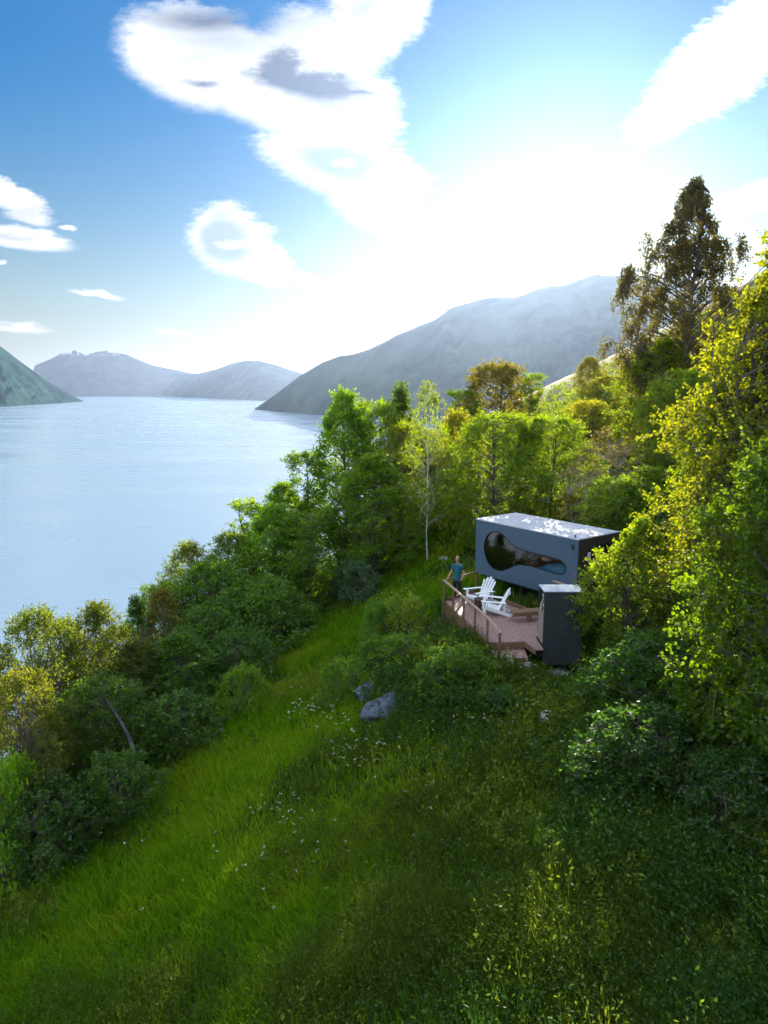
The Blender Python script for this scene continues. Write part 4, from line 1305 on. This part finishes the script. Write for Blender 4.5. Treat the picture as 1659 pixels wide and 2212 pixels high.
_pc = 0
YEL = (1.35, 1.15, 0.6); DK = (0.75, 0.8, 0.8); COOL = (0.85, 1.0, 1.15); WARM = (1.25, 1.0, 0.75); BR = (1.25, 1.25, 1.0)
G1 = 'trees of the grove above the water'
PL = [
    # key, name, label, u, vtop, Y, width, cat, tint
    ('slim_a', 'slender_tree', 'dark slender tree at the lake edge of the grove, lowest of its tall trees', 662, 975, 41, 110, 'tree', (0.9, .92, .7)),
    ('broad_a', 'grove_tree', 'tall dark green tree standing over the water at the lake edge of the grove', 742, 848, 43, 175, 'tree', (0.9, 1, .9)),
    ('broad_b', 'grove_tree', 'broad olive green tree between the lakeside tree and the cone shaped tree', 810, 868, 45, 180, 'tree', (1.05, 1, .8)),
    ('slim_b', 'conical_tree', 'narrow cone shaped tree rising above its neighbours in the grove', 868, 830, 46, 100, 'tree', (1.1, .85, .6)),
    ('broad_c', 'grove_tree', 'yellow green lower tree in front of the cone shaped tree', 880, 915, 42, 200, 'tree', (0.85, .95, .8)),
    ('broad_a', 'grove_tree', 'dark twiggy tree overhanging the upper end of the meadow', 810, 985, 37, 220, 'tree', (0.95, .95, .65)),
    ('broad_c', 'grove_tree', 'bright yellow green tree just behind the white barked birch', 985, 888, 43, 160, 'tree', (1.15, 1.05, .8)),
    ('dome_a', 'round_tree', 'round topped tree with a golden rim high on the slope behind the grove', 1075, 788, 66, 215, 'tree', (0.8, .62, .6)),
    ('slim_a', 'small_tree', 'small dark tree beside the round topped tree, on its lake side', 1003, 842, 62, 95, 'tree', (0.7, .7, .6)),
    ('slim_a', 'small_tree', 'small pale tree close beside the round topped tree, on its hill side', 1150, 806, 63, 62, 'tree', (1.2, 1.1, .8)),
    ('broad_b', 'grove_tree', 'wide dense tree directly behind the near end of the cabin roof', 1080, 895, 36, 250, 'tree', (1.1, 1.0, .6)),
    ('broad_b', 'grove_tree', 'olive brown tree behind the middle of the cabin roof', 1190, 900, 36, 200, 'tree', (1.15, 1.05, .6)),
    ('broad_c', 'hill_tree', 'small crooked tree standing on the pale bare knoll', 1275, 772, 70, 75, 'tree', (0.8, .7, .55)),
    ('dome_a', 'hill_shrub', 'rounded thicket beneath the drooping birch', 1330, 812, 60, 150, 'shrub', (1.0, .9, .6)),
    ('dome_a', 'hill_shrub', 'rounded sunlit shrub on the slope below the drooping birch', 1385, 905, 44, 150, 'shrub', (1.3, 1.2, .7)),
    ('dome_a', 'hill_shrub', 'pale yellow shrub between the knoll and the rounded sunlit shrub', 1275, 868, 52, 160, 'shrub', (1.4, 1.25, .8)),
    ('thin', 'thin_tree', 'sparse tree with bare pale branches behind the far end of the cabin', 1315, 930, 36, 170, 'tree', (1.6, 1.4, .8)),
    ('thin', 'thin_tree', 'sparse leaning tree with a pale stem just above the cabin roof', 1260, 985, 33, 130, 'tree', (1.8, 1.6, .8)),
    ('dome_a', 'hill_shrub', 'low bright yellow shrub directly behind the cabin roof', 1240, 1070, 34, 130, 'shrub', (1.15, 1.05, .8)),
    ('shrub_b', 'hill_shrub', 'olive shrub on the slope behind the hazel by the cabin', 1375, 1045, 30, 180, 'shrub', (1.5, 1.2, .7)),
    ('broad_a', 'slope_tree', 'olive brown tree in front of the foot of the drooping birch', 1440, 735, 46, 190, 'tree', (1.2, 1.0, .65)),
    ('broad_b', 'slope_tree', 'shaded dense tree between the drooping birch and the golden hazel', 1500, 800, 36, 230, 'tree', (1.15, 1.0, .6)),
    ('broad_a', 'grove_tree', 'bright green tree at the waterward foot of the grove', 590, 1092, 36.5, 190, 'tree', (1.0, 1.15, .9)),
    ('broad_b', 'grove_tree', 'dull green tree leaning out of the grove over the meadow top', 668, 1105, 36, 200, 'tree', (0.95, .95, .65)),
    ('slim_a', 'slender_tree', 'slim pale leaved tree with the lake behind its tip, below the bright green tree', 535, 1078, 40, 95, 'tree', (1.3, 1.2, 1.1)),
    ('broad_c', 'bank_tree', 'leafy green tree on the bank below the grove, second to its slim pale neighbour', 500, 1150, 36, 170, 'tree', (0.75, .95, .8)),
    ('golden_b', 'bank_tree', 'open branched tree with pale reflecting leaves at the lake edge of the bank', 408, 1172, 35, 150, 'tree', (0.9, 1.1, .8)),
    ('slim_b', 'bank_tree', 'thin dark tree poking up alone against the lake above the shaded meadow bank', 292, 1288, 30, 75, 'tree', (0.8, .8, .8)),
    ('golden_b', 'bank_tree', 'thin reddish tipped tree beside the thin dark one on the meadow bank', 345, 1275, 31, 120, 'tree', (1.1, .9, .8)),
    ('layered', 'layered_shrub', 'big deep green shrub in flat layers at the upper meadow edge', 575, 1258, 31, 260, 'shrub', (1.25, 1.15, .5)),
    ('layered', 'layered_shrub', 'dark flat layered shrub just below the big deep green one', 470, 1305, 30, 240, 'shrub', (1.1, 1.05, .5)),
    ('shrub_b', 'bank_shrub', 'shadowy shrub under the flat layered shrubs, touching the grass', 520, 1365, 26, 170, 'shrub', (0.9, .92, .55)),
    ('shrub_a', 'meadow_shrub', 'small rounded light green bush standing alone at the meadow edge', 524, 1440, 23.0, 105, 'shrub', (1.15, 1.15, .6)),
    ('shrub_c', 'meadow_shrub', 'bluish green bush standing alone near the top of the meadow', 770, 1215, 34, 105, 'shrub', (1.0, 1.05, .9)),
    ('golden_a', 'bank_tree', 'golden olive tree at the frame edge over the lake, broadest of the bank', 75, 1328, 22, 250, 'tree', (0.66, .82, .5)),
    ('golden_b', 'bank_tree', 'open topped golden tree with drooping twigs against the lake', 205, 1303, 24, 170, 'tree', (0.64, .78, .5)),
    ('fir', 'small_spruce', 'tiny spruce top pricking up against the lake', 309, 1345, 27, 45, 'tree', (1, 1, 1)),
    ('golden_b', 'bank_tree', 'mixed green and gold tree below the tiny spruce', 300, 1385, 24, 190, 'tree', (0.65, .8, .6)),
    ('broad_a', 'bank_tree', 'dark green bushy tree above the fallen trunk', 385, 1372, 24.5, 200, 'tree', (0.7, .8, .6)),
    ('golden_a', 'bank_tree', 'yellow leaved low tree nearest the bottom of the wooded bank', 40, 1460, 18.5, 230, 'tree', (0.8, .85, .5)),
    ('broad_b', 'bank_tree', 'dark spreading tree behind the fallen trunk', 210, 1475, 20.5, 260, 'tree', (0.65, .72, .55)),
    ('shrub_b', 'bank_shrub', 'grey green bush between the fallen trunk and the grass', 375, 1510, 21.5, 190, 'shrub', (1.1, 1.05, .75)),
    ('shrub_b', 'bank_shrub', 'dark bush hanging over the lower meadow edge', 255, 1630, 18.0, 170, 'shrub', (1.0, .98, .65)),
    ('shrub_a', 'bank_shrub', 'bush with pale glinting leaves at the very edge of the frame', 0, 1640, 16.5, 190, 'shrub', (1.2, 1.3, 1.2)),
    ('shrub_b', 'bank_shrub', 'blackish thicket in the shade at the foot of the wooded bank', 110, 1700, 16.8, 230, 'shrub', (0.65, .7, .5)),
    ('broad_b', 'bank_tree', 'green tree on the bank between the open pale leaved tree and layered shrubs', 455, 1215, 33, 190, 'tree', (0.8, .95, .8)),
    ('broad_a', 'bank_tree', 'dense green tree over the water between the slim pale tree and dark slender one', 610, 1045, 43, 150, 'tree', (0.85, .95, .8)),
    ('golden_a', 'bank_tree', 'olive tree over the lake between the tiny spruce and the thin dark tree', 255, 1360, 27, 170, 'tree', (0.75, .9, .8)),
    ('broad_a', 'slope_tree', 'olive tree on the slope above the hazel bush', 1400, 1010, 31, 180, 'tree', (1.2, 1.05, .6)),
    ('broad_b', 'slope_tree', 'yellow topped tree between the cabin roof and the golden hazel', 1335, 1030, 30, 150, 'tree', (1.2, 1.1, .7)),
    ('golden_a', 'bank_tree', 'green gold tree filling the lakeward gap beside the open topped tree', 140, 1345, 25, 170, 'tree', (0.7, .88, .6)),
    ('broad_b', 'bank_tree', 'rich green tree on the lake edge below the open pale leaved tree', 350, 1262, 34, 150, 'tree', (0.85, .95, .6)),
    ('hazel_bush', 'slope_shrub', 'mid green shrub on the slope between the hazel bush and the nearest hazel', 1500, 1235, 19.0, 200, 'shrub', (0.6, .78, .6)),
    # hillside above and beyond the terrace
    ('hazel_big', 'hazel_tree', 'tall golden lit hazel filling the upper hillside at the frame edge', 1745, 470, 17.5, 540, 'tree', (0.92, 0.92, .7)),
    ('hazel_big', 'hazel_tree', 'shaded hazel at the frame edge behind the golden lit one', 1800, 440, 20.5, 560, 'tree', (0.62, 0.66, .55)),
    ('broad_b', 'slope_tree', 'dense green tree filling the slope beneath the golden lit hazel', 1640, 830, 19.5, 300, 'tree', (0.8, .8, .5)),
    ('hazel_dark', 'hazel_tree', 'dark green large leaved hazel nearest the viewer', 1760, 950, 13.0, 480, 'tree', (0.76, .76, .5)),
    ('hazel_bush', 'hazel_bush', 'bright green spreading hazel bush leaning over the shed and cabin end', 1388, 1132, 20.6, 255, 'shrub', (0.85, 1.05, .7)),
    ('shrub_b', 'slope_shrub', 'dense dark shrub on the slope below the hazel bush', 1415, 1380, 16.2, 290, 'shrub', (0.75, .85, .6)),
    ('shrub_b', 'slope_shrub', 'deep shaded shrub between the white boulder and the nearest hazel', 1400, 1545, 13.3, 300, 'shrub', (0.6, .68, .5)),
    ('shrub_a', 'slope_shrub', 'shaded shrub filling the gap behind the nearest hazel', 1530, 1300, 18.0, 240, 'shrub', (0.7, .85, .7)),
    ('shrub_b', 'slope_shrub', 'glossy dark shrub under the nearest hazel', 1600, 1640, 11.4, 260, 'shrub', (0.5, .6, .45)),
    ('shrub_a', 'terrace_shrub', 'leafy shrub under the nearest terrace railing post', 985, 1398, 19.3, 160, 'shrub', (0.85, .95, .6)),
    ('shrub_a', 'terrace_shrub', 'yellow green bush beside the rounded pale boulder', 880, 1375, 22.6, 132, 'shrub', (1.2, 1.2, .7)),
    ('shrub_a', 'terrace_shrub', 'ochre tinged bush on the bank between the meadow and the terrace corner', 880, 1290, 25.5, 130, 'shrub', (1.35, 1.1, .7)),
    ('shrub_b', 'terrace_shrub', 'green shrub overhanging the bare rock outcrop', 950, 1440, 19.0, 110, 'shrub', (0.95, .95, .6)),
    ('shrub_a', 'terrace_shrub', 'leafy green bush above the narrow rock face', 812, 1378, 23.4, 95, 'shrub', (0.95, 1.0, .6)),
    ('shrub_a', 'terrace_shrub', 'low green bush by the meadow, uphill of the rock outcrop', 745, 1425, 21.5, 110, 'shrub', (0.9, .98, .6)),
    ('shrub_b', 'terrace_shrub', 'low dark bush in the hollow beside the shed', 1075, 1500, 17.8, 100, 'shrub', (0.8, .9, .6)),
    ('shrub_a', 'terrace_shrub', 'low bush with violet flower heads on the upper bank', 815, 1300, 26, 90, 'shrub', (0.75, .95, .8)),
]
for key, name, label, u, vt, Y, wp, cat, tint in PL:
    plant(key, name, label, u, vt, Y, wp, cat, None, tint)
bt = plant('birch', 'birch_tree', 'slender young birch with a thin white trunk and light yellow green leaves', 927, 826, 36.0, 112, 'tree', None, (0.8, .98, .8), rz=0.4)
wb = plant('weeping', 'weeping_birch', 'tall drooping birch with a dark reddish crown against the white sky', 1505, 376, 46, 300, 'tree', None, (1.0, .92, .58), rz=0.0)

# fallen trunk on the wooded bank
ft = thing('fallen_trunk', 'grey dead trunk lying in the dark bushes of the wooded bank', 'log', (0, 0, 0))
def at_yw(u, v, y):
    a, b_, c_ = ray(u, v); return np.array([a / b_ * y, y, CAMZ + c_ / b_ * y])
pa, pb = at_yw(290, 1628, 19.0), at_yw(226, 1492, 20.2)
ts_ = np.linspace(0, 1, 9)[:, None]
pts = pa + (pb - pa) * ts_ + np.sin(ts_ * 5) * np.array([0.06, 0, 0.04])
V_, F_ = tube_arrays([(pts, 0.065 - 0.04 * ts_[:, 0]), (np.array([pts[5], pts[5] + [0.12, 0.1, 0.12], pts[5] + [0.2, 0.2, 0.3]]), [0.02, 0.012, 0.006])], 7)
link(bpy.data.objects.new('trunk', np_mesh('trunk', V_, [F_], [principled('grey_dead_bark', (0.03, 0.03, 0.034), (0.08, 0.08, 0.09), nscale=6, rough=0.95)], smooth=True)), ft)
# ------------------------------------------------------------------ meadow grass and herbs
def in_poly(x, y, poly):
    ins = np.zeros(len(x), bool)
    for i in range(len(poly)):
        x1, y1 = poly[i]; x2, y2 = poly[i - 1]
        c_ = (y1 > y) != (y2 > y)
        ins ^= c_ & (x < (x2 - x1) * (y - y1) / (y2 - y1 + 1e-12) + x1)
    return ins


CABP = [(cabin_point(a, b_, 0).x, cabin_point(a, b_, 0).y) for a, b_ in ((1.4, -0.1), (CL + 0.1, -0.1), (CL + 0.1, CD + 0.1), (1.4, CD + 0.1))]
DECKP = [(2.33, 26.15), (3.30, 21.55), (3.5, 20.75), (4.6, 20.85), (5.0, 20.9), (5.0, 21.05), (6.35, 21.05), (6.4, 23.9), (3.7, 27.45)]


def scatter(n, seed, ymin=6.0, ymax=62.0, pw=1.0):
    """ground points with density falling with distance; kept off the buildings"""
    r = rng(seed)
    # p(y) dy ~ y^-1 with x-range ~ y  -> even density on the picture's ground
    y = ymin * (ymax / ymin) ** (r.uniform(0, 1, n) ** pw)
    x = r.uniform(-0.86, 0.74, n) * (y + 2.5)
    keep = ~in_poly(x, y, DECKP) & ~in_poly(x, y, CABP)
    x, y = x[keep], y[keep]
    return x, y, ground(x, y), r


def patch(x, y, s=0.35, seed=11):
    return vnoise(x * s, y * s, seed)


def open_ground(x, y):
    """1 where the growth is low: in front of the shed and round the step"""
    return np.clip(1.3 * np.exp(-(((x - 5.35) / 1.1) ** 2 + ((y - 19.7) / 1.6) ** 2)) + 1.1 * np.exp(-(((x - 4.0) / 0.8) ** 2 + ((y - 20.2) / 0.9) ** 2)), 0, 1)


def d_fore(x, y):
    return np.clip(0.34 + 0.8 * patch(x, y, 0.7, 51) + 0.45 * np.clip((x + 1.5) / 4, -0.6, 1) + 0.45 * np.clip((15 - y) / 6, -0.8, 0.8), 0, 1)


x, y, z, r = scatter(1500000, 21, 5.0)
n = len(x)
lush = np.clip(0.5 + 0.5 * patch(x, y, 0.5, 31), 0, 1)
keep = r.uniform(0, 1, n) < np.clip(0.66 + 0.75 * patch(x, y, 1.5, 37) - 0.75 * d_fore(x, y), 0.10, 1)
x, y, z, lush = x[keep], y[keep], z[keep], lush[keep]
n = len(x)
h = r.uniform(0.13, 0.38, n) * (0.55 + 0.9 * lush) * (1 - 0.6 * open_ground(x, y))
a = r.uniform(0, 6.283, n)
wd = (0.004 + 0.00075 * y) * r.uniform(0.7, 1.3, n)
lean = r.normal(scale=0.38, size=(n, 2)) * h[:, None]
lean[:, 0] -= 0.10 * h
bx, by = np.cos(a) * wd, np.sin(a) * wd
V = np.zeros((n, 5, 3), np.float32)
V[:, 0] = np.stack([x - bx, y - by, z - 0.03], 1); V[:, 1] = np.stack([x + bx, y + by, z - 0.03], 1)
V[:, 2] = np.stack([x + bx * 0.8 + lean[:, 0] * 0.4, y + by * 0.8 + lean[:, 1] * 0.4, z + h * 0.62], 1)
V[:, 3] = np.stack([x - bx * 0.8 + lean[:, 0] * 0.4, y - by * 0.8 + lean[:, 1] * 0.4, z + h * 0.62], 1)
V[:, 4] = np.stack([x + lean[:, 0], y + lean[:, 1], z + h], 1)
i5 = np.arange(n)[:, None] * 5
Fq = i5 + np.array([[0, 1, 2, 3]]); Ft = i5 + np.array([[3, 2, 4]])


def grass_mat(name, dark, light, dry, trans, sunlit_patch_at=None):
    m, nt, out = new_mat(name)
    g = nt.nodes.new('ShaderNodeNewGeometry')
    tc = objcoord(nt)
    f = noise(nt, 0.32, 4, tc, 0.6)
    f2 = noise(nt, 1.7, 3, tc, 0.6)
    ad = N(nt, 'ShaderNodeMath', operation='MULTIPLY_ADD'); nt.links.new(g.outputs['Random Per Island'], ad.inputs[0]); ad.inputs[1].default_value = 0.5
    nt.links.new(f2, ad.inputs[2])
    mm = N(nt, 'ShaderNodeMath', operation='SUBTRACT'); nt.links.new(ad.outputs[0], mm.inputs[0]); mm.inputs[1].default_value = 0.25
    c = ramp(nt, mm.outputs[0], [(0.2, dark), (0.8, light)])
    d_ = ramp(nt, f, [(0.46, (0, 0, 0)), (0.66, (0.8, 0.8, 0.8))])
    c = mixc(nt, d_, c, dry)
    if sunlit_patch_at:                                             # yellower patch: a sunlit strip of meadow put into the grass colour
        vd = N(nt, 'ShaderNodeVectorMath', operation='DISTANCE'); nt.links.new(tc, vd.inputs[0]); vd.inputs[1].default_value = sunlit_patch_at
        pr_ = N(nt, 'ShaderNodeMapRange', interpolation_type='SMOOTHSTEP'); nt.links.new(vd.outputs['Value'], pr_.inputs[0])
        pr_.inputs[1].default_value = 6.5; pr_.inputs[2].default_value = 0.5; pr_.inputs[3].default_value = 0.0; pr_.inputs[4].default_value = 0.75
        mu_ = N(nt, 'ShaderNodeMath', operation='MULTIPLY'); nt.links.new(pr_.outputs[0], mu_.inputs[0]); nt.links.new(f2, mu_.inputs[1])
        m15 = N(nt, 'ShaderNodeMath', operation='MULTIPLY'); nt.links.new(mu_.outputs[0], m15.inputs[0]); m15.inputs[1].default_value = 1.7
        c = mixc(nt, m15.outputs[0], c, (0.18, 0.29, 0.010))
    tcol = mixc(nt, 0.45, c, trans)
    df = nt.nodes.new('ShaderNodeBsdfDiffuse'); tl_ = nt.nodes.new('ShaderNodeBsdfTranslucent')
    nt.links.new(c, df.inputs[0]); nt.links.new(tcol, tl_.inputs[0])
    mx = nt.nodes.new('ShaderNodeMixShader'); mx.inputs[0].default_value = 0.4
    nt.links.new(df.outputs[0], mx.inputs[1]); nt.links.new(tl_.outputs[0], mx.inputs[2])
    nt.links.new(mx.outputs[0], out.inputs['Surface'])
    return m


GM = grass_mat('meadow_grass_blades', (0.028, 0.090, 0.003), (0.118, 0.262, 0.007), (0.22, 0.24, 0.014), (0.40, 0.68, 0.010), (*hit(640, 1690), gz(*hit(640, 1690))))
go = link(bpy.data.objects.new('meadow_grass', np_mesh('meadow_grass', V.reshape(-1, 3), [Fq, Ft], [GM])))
tag(go, kind='stuff')

# leafy herbs: short stems with sprays of small leaves, thicker up the bank and near the viewer
def herb_field(name, n, seed, mat, dens, hrange, lsize, per, ymin=6.5, ymax=48, asp=0.9, clump=0.9):
    """leafy herbs: each plant a few leaning stems carrying leaves, standing in uneven clumps"""
    x, y, z, r = scatter(n, seed, ymin, ymax)
    c1 = np.clip(0.5 + 0.9 * patch(x, y, clump, seed), 0, 1)
    c2 = np.clip(0.5 + 0.9 * patch(x, y, clump * 3.1, seed + 1), 0, 1)
    k_ = r.uniform(0, 1, len(x)) < dens(x, y) * (0.25 + 0.9 * c2)
    x, y, z, c1, c2 = x[k_], y[k_], z[k_], c1[k_], c2[k_]
    n = len(x)
    h = (hrange[0] + (hrange[1] - hrange[0]) * (0.55 * c1 + 0.45 * c2) * r.uniform(0.5, 1.25, n))
    bot = np.stack([x, y, z - 0.02], 1)
    idx = np.repeat(np.arange(n), per)
    stem = r.integers(0, 4, len(idx))
    sd = r.normal(scale=0.42, size=(n, 4, 2))
    s = r.uniform(0.2, 1, len(idx)) ** 0.8
    pos = bot[idx].copy()
    pos[:, 0] += sd[idx, stem, 0] * h[idx] * s; pos[:, 1] += sd[idx, stem, 1] * h[idx] * s
    pos[:, 2] += h[idx] * s * (1 - 0.25 * np.hypot(sd[idx, stem, 0], sd[idx, stem, 1]))
    off_ = r.normal(scale=1.0, size=(len(idx), 3)) * np.array([0.045, 0.045, 0.03]) * (0.6 + h[idx])[:, None]
    pos += off_
    sz = lsize * (0.5 + 0.045 * y[idx]) * r.uniform(0.5, 1.5, len(idx))
    LV, LF = leaves(pos, unit(off_ + np.array([0, 0, 0.06])), sz, r, 4, up=0.5, aspect=asp)
    # the stems themselves, as thin blades
    q_ = np.arange(n * 4); pi = q_ // 4; si = q_ % 4
    b0 = bot[pi]; tp = b0 + np.stack([sd[pi, si, 0] * h[pi], sd[pi, si, 1] * h[pi], h[pi] * (1 - 0.25 * np.hypot(sd[pi, si, 0], sd[pi, si, 1]))], 1) * 1.05
    wv = np.stack([np.full(len(q_), 1.0), np.zeros(len(q_)), np.zeros(len(q_))], 1) * (0.003 + 0.00035 * y[pi])[:, None]
    SV = np.stack([b0 - wv, b0 + wv, tp], 1).reshape(-1, 3)
    SF = np.arange(len(q_) * 3).reshape(-1, 3) + len(LV)
    o = link(bpy.data.objects.new(name, np_mesh(name, np.concatenate([LV, SV]), [LF, SF], [mat])))
    return tag(o, kind='stuff')


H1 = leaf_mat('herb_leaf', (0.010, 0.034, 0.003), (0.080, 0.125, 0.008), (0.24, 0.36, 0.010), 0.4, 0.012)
H2 = leaf_mat('shaded_herb_leaf', (0.010, 0.036, 0.006), (0.042, 0.098, 0.014), (0.10, 0.24, 0.012), 0.4, 0.012)  # both herb colours darkened to stand in for foreground shade


def d_bank(x, y):
    e = np.exp(-(((x - 1.6) / 2.4) ** 2 + ((y - 21.8) / 4.6) ** 2)) * 1.2
    e2 = np.clip((x - 2.6 - 0.12 * np.clip(y - 12, -6, 30)) / 2.5, 0, 1) * 0.9
    return np.clip(e + e2 + 0.2 * patch(x, y, 0.8, 61) - 0.05, 0, 1) * (1 - open_ground(x, y))


herb_field('meadow_herbs', 115000, 71, H1, d_fore, (0.12, 0.80), 0.052, 20, 6.5, 26, 0.62)
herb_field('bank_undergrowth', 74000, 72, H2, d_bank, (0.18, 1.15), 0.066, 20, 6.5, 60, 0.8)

# tall weeds standing out of the growth near the viewer: bright leafy tops on thin stems
H3 = leaf_mat('tall_weed_leaf', (0.040, 0.085, 0.006), (0.150, 0.205, 0.016), (0.40, 0.50, 0.012), 0.45, 0.012)


def d_weeds(x, y):
    return np.clip(1.25 * patch(x, y, 0.55, 87) + 0.25 * np.clip((x + 3) / 4, -1, 1) + 0.30 * np.clip((14.5 - y) / 4, -1, 1), 0, 1) * (1 - open_ground(x, y))


herb_field('tall_weeds', 17000, 73, H3, d_weeds, (0.35, 1.25), 0.075, 30, 6.8, 24, 0.55, 1.3)

# hillside thicket far up the slope, reads as one mass
x, y, z, r = scatter(16000, 75, 30, 84)
k_ = (x > 2 + (y - 40) * 0.10) & (x > 6.0)
x, y, z = x[k_], y[k_], z[k_]
n = len(x)
hh = r.uniform(0.3, 1.5, n) * (0.5 + np.clip(0.5 + 0.5 * patch(x, y, 0.25, 77), 0, 1)) * np.clip((84 - y) / 22, 0.12, 1)
per = 24
idx = np.repeat(np.arange(n), per)
pos = np.stack([x, y, z], 1)[idx] + np.stack([r.normal(scale=0.35, size=n * per), r.normal(scale=0.35, size=n * per), hh[idx] * r.uniform(0, 1, n * per) ** 0.7], 1)
LV, LF = leaves(pos, r.normal(size=(n * per, 3)), 0.10 + 0.0012 * y[idx], r, 4)
tag(link(bpy.data.objects.new('hillside_undergrowth', np_mesh('hillside_undergrowth', LV, [LF], [L_mid]))), kind='stuff').color = (1.1, 0.95, 0.7, 1)

# thicket floor of the wooded bank
x, y, z, r = scatter(14000, 76, 13, 60)
edge = np.interp(y, [12, 18, 22, 26, 32, 40, 60], [-11, -11.3, -8.5, -7.6, -6.2, -4, -3])
k_ = x < edge
x, y, z = x[k_], y[k_], z[k_]
n = len(x); per = 20
idx = np.repeat(np.arange(n), per)
pos = np.stack([x, y, z], 1)[idx] + np.stack([r.normal(scale=0.3, size=n * per), r.normal(scale=0.3, size=n * per), r.uniform(0.1, 1.2, n * per)], 1)
LV, LF = leaves(pos, r.normal(size=(n * per, 3)), np.full(n * per, 0.11), r, 4)
tag(link(bpy.data.objects.new('bank_thicket', np_mesh('bank_thicket', LV, [LF], [L_dark]))), kind='stuff').color = (0.7, 0.8, 0.8, 1)

# white umbels dotted through the meadow: flat heads of tiny petals on thin stalks
FW = principled('white_umbel_petals', (0.50, 0.52, 0.42), (0.60, 0.61, 0.52), nscale=20, rough=0.9)
spots = [(760, 1490, 60, 26), (700, 1560, 90, 34), (660, 1570, 50, 20), (780, 1640, 60, 14), (590, 1770, 45, 14), (620, 1800, 40, 10), (740, 1680, 60, 16), (1090, 1440, 50, 14), (830, 1310, 40, 14), (870, 1290, 40, 12),
         (1120, 1590, 80, 16), (990, 1590, 70, 10), (480, 1570, 30, 5), (1180, 1650, 60, 8), (560, 1900, 120, 10), (340, 1900, 160, 8), (700, 1900, 200, 14), (840, 1330, 70, 20), (600, 1510, 60, 10), (1150, 1480, 40, 6), (950, 1700, 200, 16)]
r = rng(91)
P, A, S = [], [], []
for u, v, sp, c_ in spots:
    for q in range(c_):
        X_, Y_ = hit(u + r.normal(scale=sp * 0.5), v + r.normal(scale=sp * 0.3))
        if in_poly(np.array([X_]), np.array([Y_]), DECKP)[0]: continue
        hgt = r.uniform(0.35, 0.6)
        c0 = np.array([X_, Y_, gz(X_, Y_) + hgt])
        for w_ in range(7):
            P.append(c0 + np.array([r.normal(scale=0.022), r.normal(scale=0.022), r.normal(scale=0.008)])); S.append(0.012 + 0.0003 * Y_); A.append((r.normal(), r.normal(), 0.1))
LV, LF = leaves(np.array(P), np.array(A), np.array(S), r, 6, up=3.0, aspect=1.4)
tag(link(bpy.data.objects.new('wildflowers', np_mesh('wildflowers', LV, [LF], [FW]))), kind='stuff')
# ------------------------------------------------------------------ render settings
scene.view_settings.view_transform = 'Standard'
scene.view_settings.look = 'None'
scene.view_settings.gamma = 1.0
scene.view_settings.exposure = EXPOSURE
scene.view_settings.use_curve_mapping = False
scene.render.engine = 'CYCLES'
cy = scene.cycles
cy.max_bounces = 8
cy.diffuse_bounces = 6
cy.glossy_bounces = 3
cy.transmission_bounces = 4
cy.transparent_max_bounces = 8
cy.volume_bounces = 0
cy.caustics_reflective = False
cy.caustics_refractive = False
cy.sample_clamp_indirect = 4.0
cy.use_adaptive_sampling = True
cy.adaptive_threshold = 0.015
cy.use_denoising = True
try:
    cy.denoiser = 'OPENIMAGEDENOISE'
    cy.denoising_prefilter = 'NONE'
    cy.denoising_input_passes = 'RGB_ALBEDO_NORMAL'
except Exception:
    pass
scene.render.use_persistent_data = False
